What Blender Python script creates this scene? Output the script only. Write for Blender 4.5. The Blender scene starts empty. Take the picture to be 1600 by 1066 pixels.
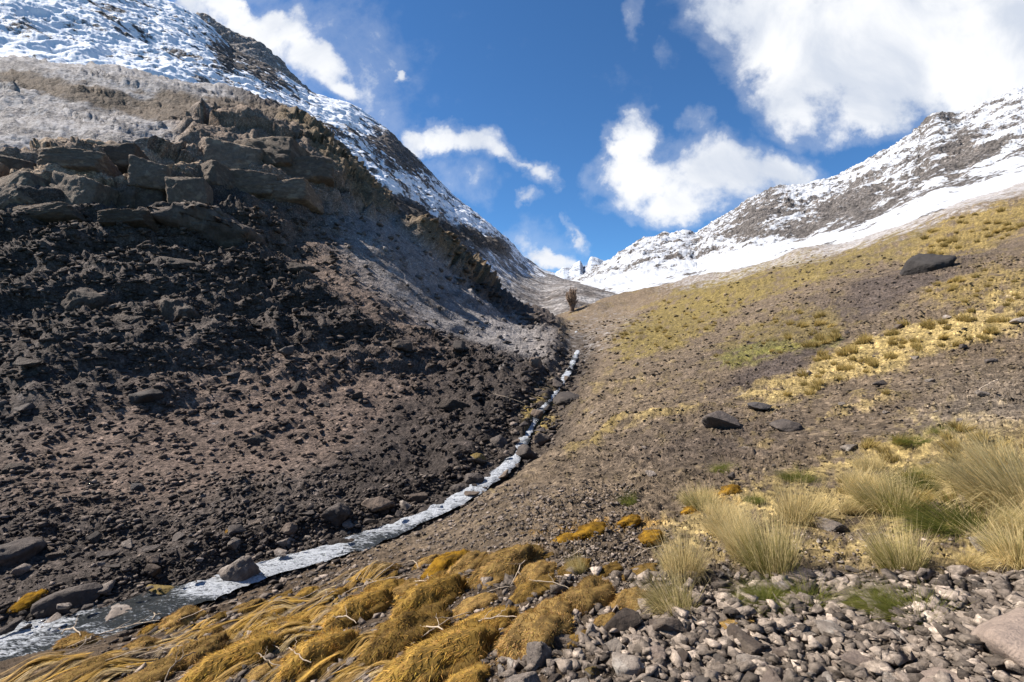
import bpy, math, random
import numpy as np
from mathutils import Vector, Matrix

scene = bpy.context.scene
C = scene.collection
R = math.radians
GRID = (1256, 1000); MGRID = (1000, 420)

# ------------------------------------------------------------------ camera, sky, sun, exposure
CAM_Z = 1.6
cam_data = bpy.data.cameras.new("camera")
cam_data.sensor_width = 36.0
cam_data.lens = 18.0
cam_data.clip_start = 0.05
cam_data.clip_end = 20000.0
cam = bpy.data.objects.new("camera", cam_data)
cam.location = (0, 0, CAM_Z)
cam.rotation_euler = (R(90), 0, 0)
C.objects.link(cam)
scene.camera = cam

SUN_AZ, SUN_EL = R(-78), R(46)          # azimuth measured from +Y towards +X
sun_vec = Vector((math.sin(SUN_AZ) * math.cos(SUN_EL), math.cos(SUN_AZ) * math.cos(SUN_EL), math.sin(SUN_EL)))
sd = bpy.data.lights.new("sun", "SUN")
sd.energy = 5.0
sd.angle = R(0.5)
sd.color = (1.0, 0.93, 0.84)
sun = bpy.data.objects.new("sun", sd)
sun.rotation_euler = sun_vec.to_track_quat('Z', 'Y').to_euler()
sun.location = (-40, 30, 60)
C.objects.link(sun)

scene.view_settings.view_transform = 'Standard'
scene.view_settings.look = 'None'
scene.view_settings.exposure = 1.03
scene.view_settings.gamma = 1.0

class NT:
    """small helper to wire shader nodes"""
    def __init__(self, tree):
        self.t = tree
        self.n = tree.nodes
        self.l = tree.links
    def new(self, typ, **kw):
        n = self.n.new(typ)
        for k, v in kw.items():
            setattr(n, k, v)
        return n
    def link(self, a, b):
        self.l.new(a, b)
    def setin(self, node, key, val):
        if hasattr(val, 'links') or isinstance(val, bpy.types.NodeSocket):
            self.l.new(val, node.inputs[key])
        else:
            node.inputs[key].default_value = val
    def math(self, op, a, b=0.0, c=None, clamp=False):
        n = self.new('ShaderNodeMath', operation=op)
        n.use_clamp = clamp
        self.setin(n, 0, a)
        self.setin(n, 1, b)
        if c is not None:
            self.setin(n, 2, c)
        return n.outputs[0]
    def vmath(self, op, a, b=None, scale=None):
        n = self.new('ShaderNodeVectorMath', operation=op)
        self.setin(n, 0, a)
        if b is not None:
            self.setin(n, 1, b)
        if scale is not None:
            self.setin(n, 'Scale', scale)
        return n.outputs['Value'] if op in ('LENGTH', 'DOT_PRODUCT', 'DISTANCE') else n.outputs[0]
    def noise(self, vec, scale, detail=4.0, rough=0.55, dist=0.0, out=0, lac=2.0):
        n = self.new('ShaderNodeTexNoise')
        self.setin(n, 'Vector', vec)
        n.inputs['Scale'].default_value = scale
        n.inputs['Detail'].default_value = detail
        n.inputs['Roughness'].default_value = rough
        n.inputs['Distortion'].default_value = dist
        n.inputs['Lacunarity'].default_value = lac
        return n.outputs[out]
    def voro(self, vec, scale, feature='F1', out='Distance', rnd=1.0):
        n = self.new('ShaderNodeTexVoronoi', feature=feature)
        self.setin(n, 'Vector', vec)
        n.inputs['Scale'].default_value = scale
        n.inputs['Randomness'].default_value = rnd
        return n.outputs[out]
    def ramp(self, fac, lo, hi, a=0.0, b=1.0, smooth=True):
        n = self.new('ShaderNodeMapRange')
        n.interpolation_type = 'SMOOTHSTEP' if smooth else 'LINEAR'
        self.setin(n, 0, fac)
        n.inputs[1].default_value = lo
        n.inputs[2].default_value = hi
        n.inputs[3].default_value = a
        n.inputs[4].default_value = b
        return n.outputs[0]
    def mix(self, fac, a, b, blend='MIX'):
        n = self.new('ShaderNodeMix', data_type='RGBA', blend_type=blend)
        self.setin(n, 0, fac)
        def put(idx, v):
            if isinstance(v, bpy.types.NodeSocket):
                self.l.new(v, n.inputs[idx])
            else:
                n.inputs[idx].default_value = (v[0], v[1], v[2], 1.0)
        put(6, a)
        put(7, b)
        return n.outputs[2]
    def bump(self, h, strength, dist, normal=None):
        n = self.new('ShaderNodeBump')
        self.setin(n, 'Height', h)
        n.inputs['Strength'].default_value = strength
        n.inputs['Distance'].default_value = dist
        if normal is not None:
            self.l.new(normal, n.inputs['Normal'])
        return n.outputs[0]

# ---- the sky: Nishita air with broken cumulus over it
def build_world():
    w = bpy.data.worlds.new("World")
    scene.world = w
    w.use_nodes = True
    w.node_tree.nodes.clear()
    k = NT(w.node_tree)
    sky = k.new('ShaderNodeTexSky', sky_type='NISHITA')
    sky.sun_disc = False
    sky.sun_elevation = SUN_EL
    sky.sun_rotation = SUN_AZ
    sky.altitude = 3500.0
    sky.air_density = 1.15
    sky.dust_density = 0.25
    sky.ozone_density = 2.2
    tc = k.new('ShaderNodeTexCoord')
    d = tc.outputs['Generated']
    sep = k.new('ShaderNodeSeparateXYZ')
    k.link(d, sep.inputs[0])
    # direction -> tangent-plane coordinates round the valley axis (a fixed direction of the world)
    y = k.math('MAXIMUM', sep.outputs[1], 0.06)
    com = k.new('ShaderNodeCombineXYZ')
    k.link(k.math('DIVIDE', sep.outputs[0], y), com.inputs[0])
    k.link(k.math('DIVIDE', sep.outputs[2], y), com.inputs[1])
    p0 = com.outputs[0]
    wv = k.noise(p0, 3.2, 4, 0.6, out=1)
    wv2 = k.noise(p0, 13.0, 5, 0.65, out=1)
    off = k.vmath('SUBTRACT', wv, (0.5, 0.5, 0.5))
    off2 = k.vmath('SUBTRACT', wv2, (0.5, 0.5, 0.5))
    p = k.vmath('ADD', p0, k.vmath('SCALE', off, scale=0.16))
    p = k.vmath('ADD', p, k.vmath('SCALE', off2, scale=0.075))
    total = None
    for (px, py, rx, ry, ang, wt) in CLOUDS:
        m = k.new('ShaderNodeMapping', vector_type='TEXTURE')
        k.link(p, m.inputs[0])
        m.inputs['Location'].default_value = ((px - 800) / 800, (533 - py) / 800, 0)
        m.inputs['Rotation'].default_value = (0, 0, R(ang))
        m.inputs['Scale'].default_value = (rx / 800, ry / 800, 1.0)
        # flatten the third axis (always 0 here apart from the warp)
        mm = k.vmath('MULTIPLY', m.outputs[0], (1, 1, 0))
        r2 = k.vmath('DOT_PRODUCT', mm, mm)
        g = k.math('MULTIPLY', k.math('SUBTRACT', 1.0, r2), wt)
        g = k.math('MAXIMUM', g, -0.9)
        total = g if total is None else k.math('SMOOTH_MAX', total, g, 0.35)
    n1 = k.noise(p0, 6.5, 9, 0.62, dist=0.3)
    n2 = k.noise(p0, 24.0, 6, 0.6)
    f = k.math('ADD', total, k.math('MULTIPLY', k.math('SUBTRACT', n1, 0.5), 2.3))
    f = k.math('ADD', f, k.math('MULTIPLY', k.math('SUBTRACT', n2, 0.5), 0.8))
    dens = k.ramp(f, 0.02, 0.95)
    # thin veil round the clouds
    veil = k.ramp(f, -0.45, 0.4, 0.0, 0.2)
    dens = k.math('MAXIMUM', dens, veil)
    front = k.ramp(sep.outputs[1], 0.05, 0.2)
    dens = k.math('MULTIPLY', dens, front)
    # clouds elsewhere in the sky, so that the light comes from a broken sky all round
    nb = k.noise(d, 2.2, 6, 0.6)
    back = k.math('MULTIPLY', k.ramp(nb, 0.5, 0.66), k.ramp(sep.outputs[1], 0.2, -0.1))
    dens = k.math('MAXIMUM', dens, k.math("MULTIPLY", back, 0.3))
    thick = k.ramp(k.noise(p0, 4.6, 7, 0.55, dist=0.4), 0.36, 0.66)
    body = k.mix(thick, CLOUD_LIT, CLOUD_SHADE)
    tint = k.mix(1.0, sky.outputs[0], SKY_TINT, 'MULTIPLY')
    col = k.mix(dens, tint, body)
    bg = k.new('ShaderNodeBackground')
    k.link(col, bg.inputs[0])
    bg.inputs[1].default_value = 0.05
    out = k.new('ShaderNodeOutputWorld')
    k.link(bg.outputs[0], out.inputs[0])

CLOUD_LIT = (10.2, 10.3, 10.5)
CLOUD_SHADE = (6.6, 7.2, 8.3)
SKY_TINT = (0.66, 1.14, 1.50)
# px, py of the photograph's tangent plane -> direction; radii in the same units; rotation (deg, counter-clockwise); weight
CLOUDS = [
    (1260, 60, 170, 120, -10, 1.4), (1420, 60, 230, 150, 0, 1.7), (1600, 110, 240, 150, 0, 1.7), (1130, 20, 85, 60, -20, 0.9),
    (1230, 160, 90, 60, -25, 1.0), (1380, 170, 120, 50, 5, 1.0), (1560, 0, 300, 120, 0, 1.6), (1140, 70, 60, 60, 0, 0.5), (1330, 200, 90, 22, 8, 0.7),
    (990, 225, 38, 62, 10, 1.0), (1010, 290, 85, 48, 0, 1.1), (1120, 275, 110, 62, -8, 1.1), (1210, 270, 80, 34, 8, 0.9),
    (1070, 325, 80, 32, 0, 0.9), (985, 320, 70, 22, 0, 0.7), (975, 185, 16, 26, 0, 0.6), (1085, 205, 22, 30, 20, 0.45),
    (690, 220, 42, 30, 0, 1.0), (740, 232, 60, 30, -14, 1.0), (785, 250, 42, 18, -30, 0.9), (765, 215, 20, 18, 0, 0.6),
    (820, 268, 26, 9, -12, 0.7), (850, 283, 32, 27, -20, 1.0), (618, 122, 17, 10, -25, 0.95), (900, 358, 10, 27, 25, 0.7),
    (860, 402, 62, 20, -8, 1.0), (925, 410, 40, 18, 0, 0.9), (840, 380, 60, 26, 0, 0.25), (720, 285, 40, 24, 0, 0.25), (826, 318, 14, 9, 0, 0.5),
    (440, 45, 70, 42, -20, 1.0), (480, 95, 80, 48, -35, 1.2), (520, 140, 48, 26, -30, 1.1), (470, 60, 140, 90, -35, 0.28), (560, 180, 60, 40, -40, 0.3), (345, 20, 90, 34, -20, 1.3), (400, 60, 80, 50, -30, 1.2), (460, 20, 25, 40, 10, 0.7),
    (650, 230, 26, 26, -40, 0.7), (985, 20, 14, 22, 0, 0.25), (1035, 85, 12, 18, 0, 0.2),
    (-200, -100, 300, 140, 0, 0.8), (1900, 250, 200, 160, 0, 1.2),
]
build_world()

# ------------------------------------------------------------------ number helpers
def smooth(x, a, b):
    t = np.clip((x - a) / (b - a + 1e-12), 0, 1)
    return t * t * (3 - 2 * t)

_rng = np.random.default_rng(7)
_PERM = np.concatenate([_rng.permutation(1024)] * 3).astype(np.int32)
_G = _rng.normal(size=(1024, 3)).astype(np.float32)
_G /= np.linalg.norm(_G, axis=1, keepdims=True)
_RND = _rng.random((1024, 4)).astype(np.float32)

def perlin(x, y, z):
    xi = np.floor(x).astype(np.int32); yi = np.floor(y).astype(np.int32); zi = np.floor(z).astype(np.int32)
    fx = (x - xi).astype(np.float32); fy = (y - yi).astype(np.float32); fz = (z - zi).astype(np.float32)
    u = fx * fx * fx * (fx * (fx * 6 - 15) + 10)
    v = fy * fy * fy * (fy * (fy * 6 - 15) + 10)
    w = fz * fz * fz * (fz * (fz * 6 - 15) + 10)
    def g(dx, dy, dz):
        h = _PERM[_PERM[_PERM[(xi + dx) & 1023] + ((yi + dy) & 1023)] + ((zi + dz) & 1023)]
        gg = _G[h]
        return gg[..., 0] * (fx - dx) + gg[..., 1] * (fy - dy) + gg[..., 2] * (fz - dz)
    x00 = g(0, 0, 0) * (1 - u) + g(1, 0, 0) * u
    x10 = g(0, 1, 0) * (1 - u) + g(1, 1, 0) * u
    x01 = g(0, 0, 1) * (1 - u) + g(1, 0, 1) * u
    x11 = g(0, 1, 1) * (1 - u) + g(1, 1, 1) * u
    return ((x00 * (1 - v) + x10 * v) * (1 - w) + (x01 * (1 - v) + x11 * v) * w) * 1.6

def fbm(x, y, z, scale, octs=4, rough=0.5, ridged=False):
    tot = 0; amp = 1.0; norm = 0
    for o in range(octs):
        n = perlin(x * scale + 17.3 * o, y * scale + 5.1 * o, z * scale + 9.7 * o)
        if ridged:
            n = 1 - 2 * np.abs(n)
        tot = tot + n * amp
        norm += amp
        amp *= rough; scale *= 2.03
    return tot / norm

def cells(p, q, seed=0):
    """2-D Voronoi: F1, F2, four random numbers of the nearest cell, offset to its centre"""
    pi = np.floor(p).astype(np.int32); qi = np.floor(q).astype(np.int32)
    f1 = np.full(p.shape, 9.0, np.float32); f2 = f1.copy()
    idx = np.zeros(p.shape, np.int32); ox = f1.copy(); oy = f1.copy()
    for a in (-1, 0, 1):
        for b in (-1, 0, 1):
            h = _PERM[_PERM[(pi + a) & 1023] + ((qi + b + seed * 37) & 1023)]
            rr = _RND[h]
            dx = (pi + a + rr[..., 0] - p).astype(np.float32)
            dy = (qi + b + rr[..., 1] - q).astype(np.float32)
            dd = np.sqrt(dx * dx + dy * dy)
            near = dd < f1
            f2 = np.where(near, f1, np.minimum(f2, dd))
            f1 = np.where(near, dd, f1)
            idx = np.where(near, h, idx); ox = np.where(near, dx, ox); oy = np.where(near, dy, oy)
    r2 = _RND[(idx * 7 + 13) & 1023]
    return f1, f2, r2, ox, oy

def rubble(p, q, size, seed, fill=0.8, flat=0.6):
    """height (in units of the stone size) of a bed of angular stones"""
    f1, f2, r, ox, oy = cells(p / size, q / size, seed)
    edge = f2 - f1
    prof = smooth(edge, 0.02, 0.32)
    tilt = (r[..., 1] - 0.5) * ox + (r[..., 2] - 0.5) * oy
    h = prof * (0.15 + 0.55 * r[..., 0] ** 2 + flat * tilt)
    return np.where(r[..., 3] < fill, h, 0.02 * prof), r

def blob(px, py, cx, cy, rx, ry, ang=0.0):
    a = R(ang)
    dx = px - cx; dy = -(py - cy)
    u = (dx * math.cos(a) + dy * math.sin(a)) / rx
    v = (-dx * math.sin(a) + dy * math.cos(a)) / ry
    return np.clip(1.25 - np.sqrt(u * u + v * v), 0, 1)

def polyline_y(px, pts):
    xs = [a for a, b in pts]; ys = [b for a, b in pts]
    return np.interp(px, xs, ys)

def lerp(a, b, t):
    return a * (1 - t[..., None]) + np.asarray(b, np.float32) * t[..., None]

def mesh_from_arrays(name, verts, quads, smooth_shade=True):
    me = bpy.data.meshes.new(name)
    nv, nf, k = len(verts), len(quads), quads.shape[1]
    me.vertices.add(nv)
    me.vertices.foreach_set("co", np.ascontiguousarray(verts, np.float32).ravel())
    me.loops.add(nf * k)
    me.loops.foreach_set("vertex_index", np.ascontiguousarray(quads, np.int32).ravel())
    me.polygons.add(nf)
    me.polygons.foreach_set("loop_start", np.arange(0, nf * k, k, dtype=np.int32))
    me.polygons.foreach_set("loop_total", np.full(nf, k, np.int32))
    if smooth_shade:
        me.polygons.foreach_set("use_smooth", np.ones(nf, bool))
    me.update(calc_edges=True)
    return me

def set_colour(me, col, name="base_colour", alpha=None):
    a = me.color_attributes.new(name, 'FLOAT_COLOR', 'POINT')
    c = np.ones((len(me.vertices), 4), np.float32)
    c[:, :3] = np.clip(col, 0.0, 1.0)
    if alpha is not None:
        c[:, 3] = alpha
    a.data.foreach_set("color", c.ravel())

def grid_quads(nr, nc):
    i = np.arange(nr * nc).reshape(nr, nc)
    return np.stack([i[:-1, :-1], i[:-1, 1:], i[1:, 1:], i[1:, :-1]], -1).reshape(-1, 4)

def grid_normals(P):
    du = np.gradient(P, axis=1); dv = np.gradient(P, axis=0)
    n = np.cross(du, dv)
    n /= np.linalg.norm(n, axis=2, keepdims=True) + 1e-9
    return n.astype(np.float32)

def tag(o, label=None, cat=None, group=None, kind=None):
    if label: o["label"] = label
    if cat: o["category"] = cat
    if group: o["group"] = group
    if kind: o["kind"] = kind
    return o

def link(name, me, mat=None, parent=None):
    o = bpy.data.objects.new(name, me)
    C.objects.link(o)
    if mat is not None and not me.materials:
        me.materials.append(mat)
    if parent is not None:
        o.parent = parent
    return o

def ground_material(name, fine=9.0, coarse=1.6, bump1=0.10, bump2=0.35, snow=None, contrast=1.0, snow_noise=(0.9, 6.0), edge=0.16, snow_soft=0.85):
    """matt stony ground: per-vertex base colour broken up by grain of every size; alpha holds how much snow or dust lies on it"""
    m = bpy.data.materials.new(name)
    m.use_nodes = True
    m.node_tree.nodes.clear()
    k = NT(m.node_tree)
    at = k.new('ShaderNodeVertexColor'); at.layer_name = "base_colour"
    tc = k.new('ShaderNodeTexCoord')
    o = tc.outputs['Object']
    g1 = k.noise(o, fine, 9, 0.7)
    g2 = k.noise(o, coarse, 9, 0.68)
    v = k.voro(o, fine * 0.8)
    v2 = k.voro(o, coarse * 1.7)
    c = contrast
    fac = k.math('MULTIPLY', k.ramp(g1, 0.3, 0.72, 1 - 0.55 * c, 1 + 0.6 * c, False), k.ramp(g2, 0.3, 0.7, 1 - 0.4 * c, 1 + 0.45 * c, False))
    # single pale or dark pebbles
    vc = k.new('ShaderNodeTexVoronoi'); k.link(o, vc.inputs[0]); vc.inputs['Scale'].default_value = fine * 1.3
    sp = k.new('ShaderNodeSeparateColor'); k.link(vc.outputs['Color'], sp.inputs[0])
    fac = k.math('MULTIPLY', fac, k.ramp(sp.outputs[0], 0.0, 1.0, 1 - 0.35 * c, 1 + 0.35 * c, False))
    fac = k.math('MULTIPLY', fac, k.ramp(sp.outputs[1], 0.93, 0.97, 1.0, 1 + 0.7 * c))
    col = k.vmath('SCALE', at.outputs[0], scale=fac)
    h1 = k.math('ADD', g1, k.math('MULTIPLY', v, -0.6))
    h2 = k.math('ADD', g2, k.math('MULTIPLY', v2, -0.6))
    soft = 1.0
    if snow:
        n1 = k.noise(o, snow_noise[0], 9, 0.72); n2 = k.noise(o, snow_noise[1], 5, 0.7)
        a = k.math('ADD', at.outputs['Alpha'], k.math('MULTIPLY', k.math('SUBTRACT', n1, 0.5), 1.9))
        a = k.math('ADD', a, k.math('MULTIPLY', k.math('SUBTRACT', n2, 0.5), 0.9))
        a = k.math('ADD', a, k.math('MULTIPLY', k.math('SUBTRACT', g2, 0.5), 0.5))
        s = k.ramp(a, 0.5 - edge, 0.5 + edge)
        col = k.mix(s, col, snow)
        soft = k.math('SUBTRACT', 1.0, k.math('MULTIPLY', s, snow_soft))
    bn = k.new('ShaderNodeBump'); k.link(h2, bn.inputs['Height']); bn.inputs['Distance'].default_value = bump2
    k.setin(bn, 'Strength', k.math('MULTIPLY', soft, 0.8))
    bn2 = k.new('ShaderNodeBump'); k.link(h1, bn2.inputs['Height']); bn2.inputs['Distance'].default_value = bump1
    k.setin(bn2, 'Strength', k.math('MULTIPLY', soft, 0.8))
    k.link(bn.outputs[0], bn2.inputs['Normal'])
    nrm = bn2.outputs[0]
    b = k.new('ShaderNodeBsdfPrincipled')
    k.link(col, b.inputs['Base Color'])
    b.inputs['Roughness'].default_value = 0.92
    b.inputs['Specular IOR Level'].default_value = 0.15
    k.link(nrm, b.inputs['Normal'])
    out = k.new('ShaderNodeOutputMaterial')
    k.link(b.outputs[0], out.inputs[0])
    return m
# ------------------------------------------------------------------ the valley floor and its two slopes: one sheet
STREAM = [(-300, 1063, 7.2), (0, 1000, 8.0), (130, 965, 8.6), (300, 915, 9.5), (400, 880, 10.3), (570, 835, 11.7),
          (690, 785, 13.3), (760, 745, 15.0), (800, 715, 16.5), (830, 655, 21.5), (868, 606, 27.5), (890, 575, 36.0), (905, 540, 52.0), (900, 515, 75.0)]
COLS = {
    -400: [(1500, 2.4), (1250, 4.2), (1110, 6.4), (1030, 8.6), (950, 11), (850, 14.5), (700, 20), (560, 28), (420, 40), (300, 46), (150, 62), (30, 85)],
    0: [(1500, 2.4), (1150, 4.0), (1066, 5.0), (1030, 6.5), (900, 10.2), (800, 12.6), (700, 16), (600, 21), (500, 28), (400, 36), (348, 41), (300, 43.2), (243, 45.5), (200, 55), (150, 68), (95, 86)],
    200: [(1500, 2.0), (1150, 3.5), (1066, 4.2), (1000, 6.2), (860, 11.6), (780, 14), (700, 17), (600, 22), (500, 29), (400, 38), (348, 43.5), (300, 45.5), (250, 48), (210, 57), (160, 72), (112, 88)],
    400: [(1500, 1.7), (1150, 2.9), (1066, 3.5), (1000, 5.0), (940, 7.0), (840, 11.8), (780, 14.5), (700, 18.5), (600, 24.5), (500, 33), (400, 44), (300, 56), (205, 68), (185, 80), (158, 95)],
    600: [(1500, 1.5), (1150, 2.5), (1066, 3.0), (950, 4.9), (880, 7.6), (850, 9.6), (780, 14.0), (700, 19), (600, 27), (500, 38), (420, 48), (370, 59), (318, 82)],
    700: [(1500, 1.4), (1066, 2.75), (950, 4.2), (870, 6.6), (820, 9.6), (740, 16), (650, 24), (550, 37), (490, 49), (450, 61), (410, 84)],
    800: [(1500, 1.3), (1150, 2.15), (1066, 2.5), (950, 3.6), (850, 5.4), (780, 8.5), (735, 13.0), (670, 20), (600, 30), (540, 46), (510, 62), (483, 84)],
    880: [(1500, 1.25), (1066, 2.4), (950, 3.4), (850, 4.9), (750, 9), (680, 15.5), (630, 23), (560, 42), (520, 72), (500, 100), (491, 130)],
    960: [(1500, 1.25), (1150, 2.05), (1066, 2.4), (950, 3.3), (900, 3.9), (800, 6.4), (720, 10.5), (650, 17), (600, 25), (550, 41), (515, 66), (480, 110), (464, 140)],
    1100: [(1500, 1.2), (1066, 2.3), (950, 3.1), (850, 4.4), (750, 7), (650, 13), (600, 18.5), (550, 29), (500, 50), (455, 90), (432, 120)],
    1300: [(1500, 1.15), (1150, 1.9), (1066, 2.2), (950, 3.0), (850, 4.2), (750, 6.4), (650, 10.5), (600, 15), (550, 20), (500, 28), (440, 46), (400, 72), (382, 95)],
    1600: [(1500, 1.1), (1150, 1.75), (1066, 2.0), (950, 2.7), (800, 4.1), (700, 6.1), (600, 9.5), (500, 16), (440, 23), (400, 32), (340, 50), (285, 78)],
    2000: [(1500, 0.95), (1066, 1.7), (950, 2.3), (800, 3.5), (700, 5.1), (600, 7.8), (500, 12.5), (400, 22), (300, 38), (180, 68)],
}
CREST = [(-400, 30), (0, 93), (130, 103), (270, 130), (400, 158), (450, 183), (500, 222), (560, 275), (600, 318), (660, 375), (719, 425), (790, 476), (847, 507), (880, 491),
         (960, 464), (1100, 430), (1250, 395), (1400, 345), (1600, 285), (2000, 180)]
ctrl = []
for u, pts in COLS.items():
    for (y, d) in pts:
        ctrl.append((u, y, d))
    y, d = pts[-1]
    ctrl.append((u, y + 14, d * 1.18)); ctrl.append((u, y + 70, d * 1.5))
ctrl += STREAM[1:]
ctrl += [(500, 222, 86), (450, 183, 92), (500, 330, 55), (350, 340, 50), (300, 260, 55)]
ctrl = np.array(ctrl, np.float64)

def key(u, lnd):
    return np.stack([u / 300.0, lnd * 1.6], -1)

def tps_fit(K, val, lam=2e-4):
    n = len(K)
    r2 = ((K[:, None] - K[None]) ** 2).sum(-1)
    A = 0.5 * r2 * np.log(r2 + 1e-9)
    A[np.arange(n), np.arange(n)] = lam
    Pm = np.concatenate([np.ones((n, 1)), K], 1)
    M = np.zeros((n + 3, n + 3)); M[:n, :n] = A; M[:n, n:] = Pm; M[n:, :n] = Pm.T
    return np.linalg.solve(M, np.concatenate([val, np.zeros(3)]))

def tps_eval(K0, w, Q):
    out = np.empty(len(Q))
    for i in range(0, len(Q), 20000):
        q = Q[i:i + 20000]
        r2 = ((q[:, None] - K0[None]) ** 2).sum(-1)
        out[i:i + 20000] = (0.5 * r2 * np.log(r2 + 1e-9)) @ w[:-3] + w[-3] + q @ w[-2:]
    return out

K0 = key(ctrl[:, 0], np.log(ctrl[:, 2]))
W0 = tps_fit(K0, (533 - ctrl[:, 1]) / 800.0)

NC, NR = GRID
outer = np.cumsum(np.linspace(14, 110, 28))
u_c = np.concatenate([(-330 - outer)[::-1], np.linspace(-330, 1930, 227), 1930 + outer])     # the ground goes on well past both sides
l_c = np.linspace(math.log(0.6), math.log(190), 340)
UU, LL = np.meshgrid(u_c, l_c)
S_c = tps_eval(K0, W0, key(np.clip(UU.ravel(), -400, 2000), LL.ravel())).reshape(UU.shape)
# rows follow the arc length of the slope as it is seen, so that steep faces get as many vertices as flat ones
py_c = 533 - 800 * S_c
step = np.sqrt((np.diff(py_c, axis=0) / 1.0) ** 2 + (np.diff(LL, axis=0) * 60) ** 2)
arc = np.concatenate([np.zeros((1, len(u_c))), np.cumsum(step, 0)], 0)
arc /= arc[-1]
kern = np.exp(-0.5 * (np.arange(-12, 13) / 5.0) ** 2); kern /= kern.sum()
arc = np.stack([np.convolve(np.pad(a, 12, mode='edge'), kern, 'valid') for a in arc])
t = np.linspace(0, 1, NR)
Lr = np.stack([np.interp(t, arc[:, j], l_c) for j in range(len(u_c))], 1)
Sr = np.stack([np.interp(Lr[:, j], l_c, S_c[:, j]) for j in range(len(u_c))], 1)
u_f = np.concatenate([np.interp(np.arange(0, 28, 0.34), np.arange(len(u_c)), u_c), np.linspace(-330, 1930, NC), np.interp(np.arange(254.34, 282.01, 0.34), np.arange(len(u_c)), u_c)])
def widen(A):
    x = np.interp(u_f, u_c, np.arange(len(u_c))); i = np.clip(x.astype(int), 0, len(u_c) - 2); f = x - i
    # Catmull-Rom across the columns
    i0 = np.clip(i - 1, 0, None); i3 = np.clip(i + 2, None, len(u_c) - 1)
    p0, p1, p2, p3 = A[:, i0], A[:, i], A[:, i + 1], A[:, i3]
    return 0.5 * (2 * p1 + (p2 - p0) * f + (2 * p0 - 5 * p1 + 4 * p2 - p3) * f * f + (3 * p1 - p0 - 3 * p2 + p3) * f ** 3)
Lf = widen(Lr); Sf = widen(Sr)
D = np.exp(Lf)
U = np.broadcast_to(u_f[None], D.shape)
P = np.stack([D * (U - 800) / 800, D, CAM_Z + D * Sf], -1)
PX = U.copy(); PY = 533 - 800 * Sf

# stream bed carved into the sheet
SX = np.array([d * (u - 800) / 800 for u, y, d in STREAM]); SY = np.array([d for u, y, d in STREAM])
SZ = np.array([CAM_Z + d * (533 - y) / 800 for u, y, d in STREAM])
def stream_dist(X, Y):
    best = np.full(X.shape, 1e9); tt = np.zeros(X.shape)
    for i in range(len(SX) - 1):
        ax, ay = SX[i], SY[i]; bx, by = SX[i + 1] - ax, SY[i + 1] - ay
        f = np.clip(((X - ax) * bx + (Y - ay) * by) / (bx * bx + by * by), 0, 1)
        dd = np.hypot(X - ax - f * bx, Y - ay - f * by)
        m = dd < best
        best = np.where(m, dd, best); tt = np.where(m, i + f, tt)
    return best, tt
SDist, STT = stream_dist(P[..., 0], P[..., 1])
near_stream = smooth(SDist, 2.8, 1.0) * smooth(D, 75, 45)
P[..., 2] += (np.interp(STT, np.arange(len(SZ)), SZ) - P[..., 2]) * near_stream
Sf = (P[..., 2] - CAM_Z) / D
PY = 533 - 800 * Sf

N0 = grid_normals(P)
X, Y, Z = (P[..., i].astype(np.float32) for i in range(3))
spacing = np.maximum(D * np.maximum(np.gradient(u_f), 1.75)[None] / 800, 0.006)
def octave(size):
    return smooth(size / spacing, 2.5, 6.0)

fine = fbm(X, Y, Z, 0.35, 3)
wob = 26 * fine
qx, qy = PX + wob, PY + wob * 0.7
# ---- regions (where on the ground things are)
crest_y = polyline_y(PX, CREST)
left = smooth(PX, 900, 840) * smooth(PY, 1010 + 0 * PX, 990)
stream_y = polyline_y(PX, sorted([(u, y) for u, y, d in STREAM]))
leftside = smooth(stream_y - PY, -12, 10) * smooth(PX, 890 + 0 * PX, 860)
rightside = 1 - leftside
cliff = np.clip(blob(qx, qy, 90, 296, 250, 46, 2) * 3, 0, 1) * smooth(PX, 345, 300)
butt = np.clip(blob(qx, qy, 410, 268, 140, 50, -18) * 2.5, 0, 1) * smooth(qy, 345, 325)
mound = np.clip(blob(qx, qy, 350, 345, 115, 40, -4) * 2.5, 0, 1)
crestrock = np.clip(blob(qx, qy, 520, 262, 105, 30, -42) * 3, 0, 1) + np.clip(blob(qx, qy, 690, 405, 80, 12, -35) * 3, 0, 1)
crestrock = np.clip(crestrock, 0, 1)
upper = leftside * smooth(qy, 345, 235) * smooth(PX, 420, 330)
smoothscree = np.clip(blob(qx, qy, 330, 690, 360, 90, 12) * 2.0, 0, 1) * leftside + np.clip(blob(qx, qy, 560, 450, 190, 60, -36) * 1.6, 0, 1) * leftside
smoothscree = np.clip(smoothscree, 0, 1)
flank = np.clip(blob(qx, qy, 680, 440, 240, 75, -38) * 1.6, 0, 1) * smooth(PX, 420, 560) * leftside * smooth(qy - crest_y, 8, 30)
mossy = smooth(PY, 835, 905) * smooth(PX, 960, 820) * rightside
stony = smooth(PY, 865, 920) * smooth(PX, 850, 980) * rightside

n_big = fbm(X, Y, Z, 0.12, 3); n_mid = fbm(X, Y, Z, 0.9, 3); n_fin = fbm(X, Y, Z, 5.0, 2, 0.7)
n_rel = fbm(X / D * 30, Y / D * 6, Z / D * 30 + np.log(D) * 9, 1.3, 4, 0.65)     # clumps that stay a similar size along the slope
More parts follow.
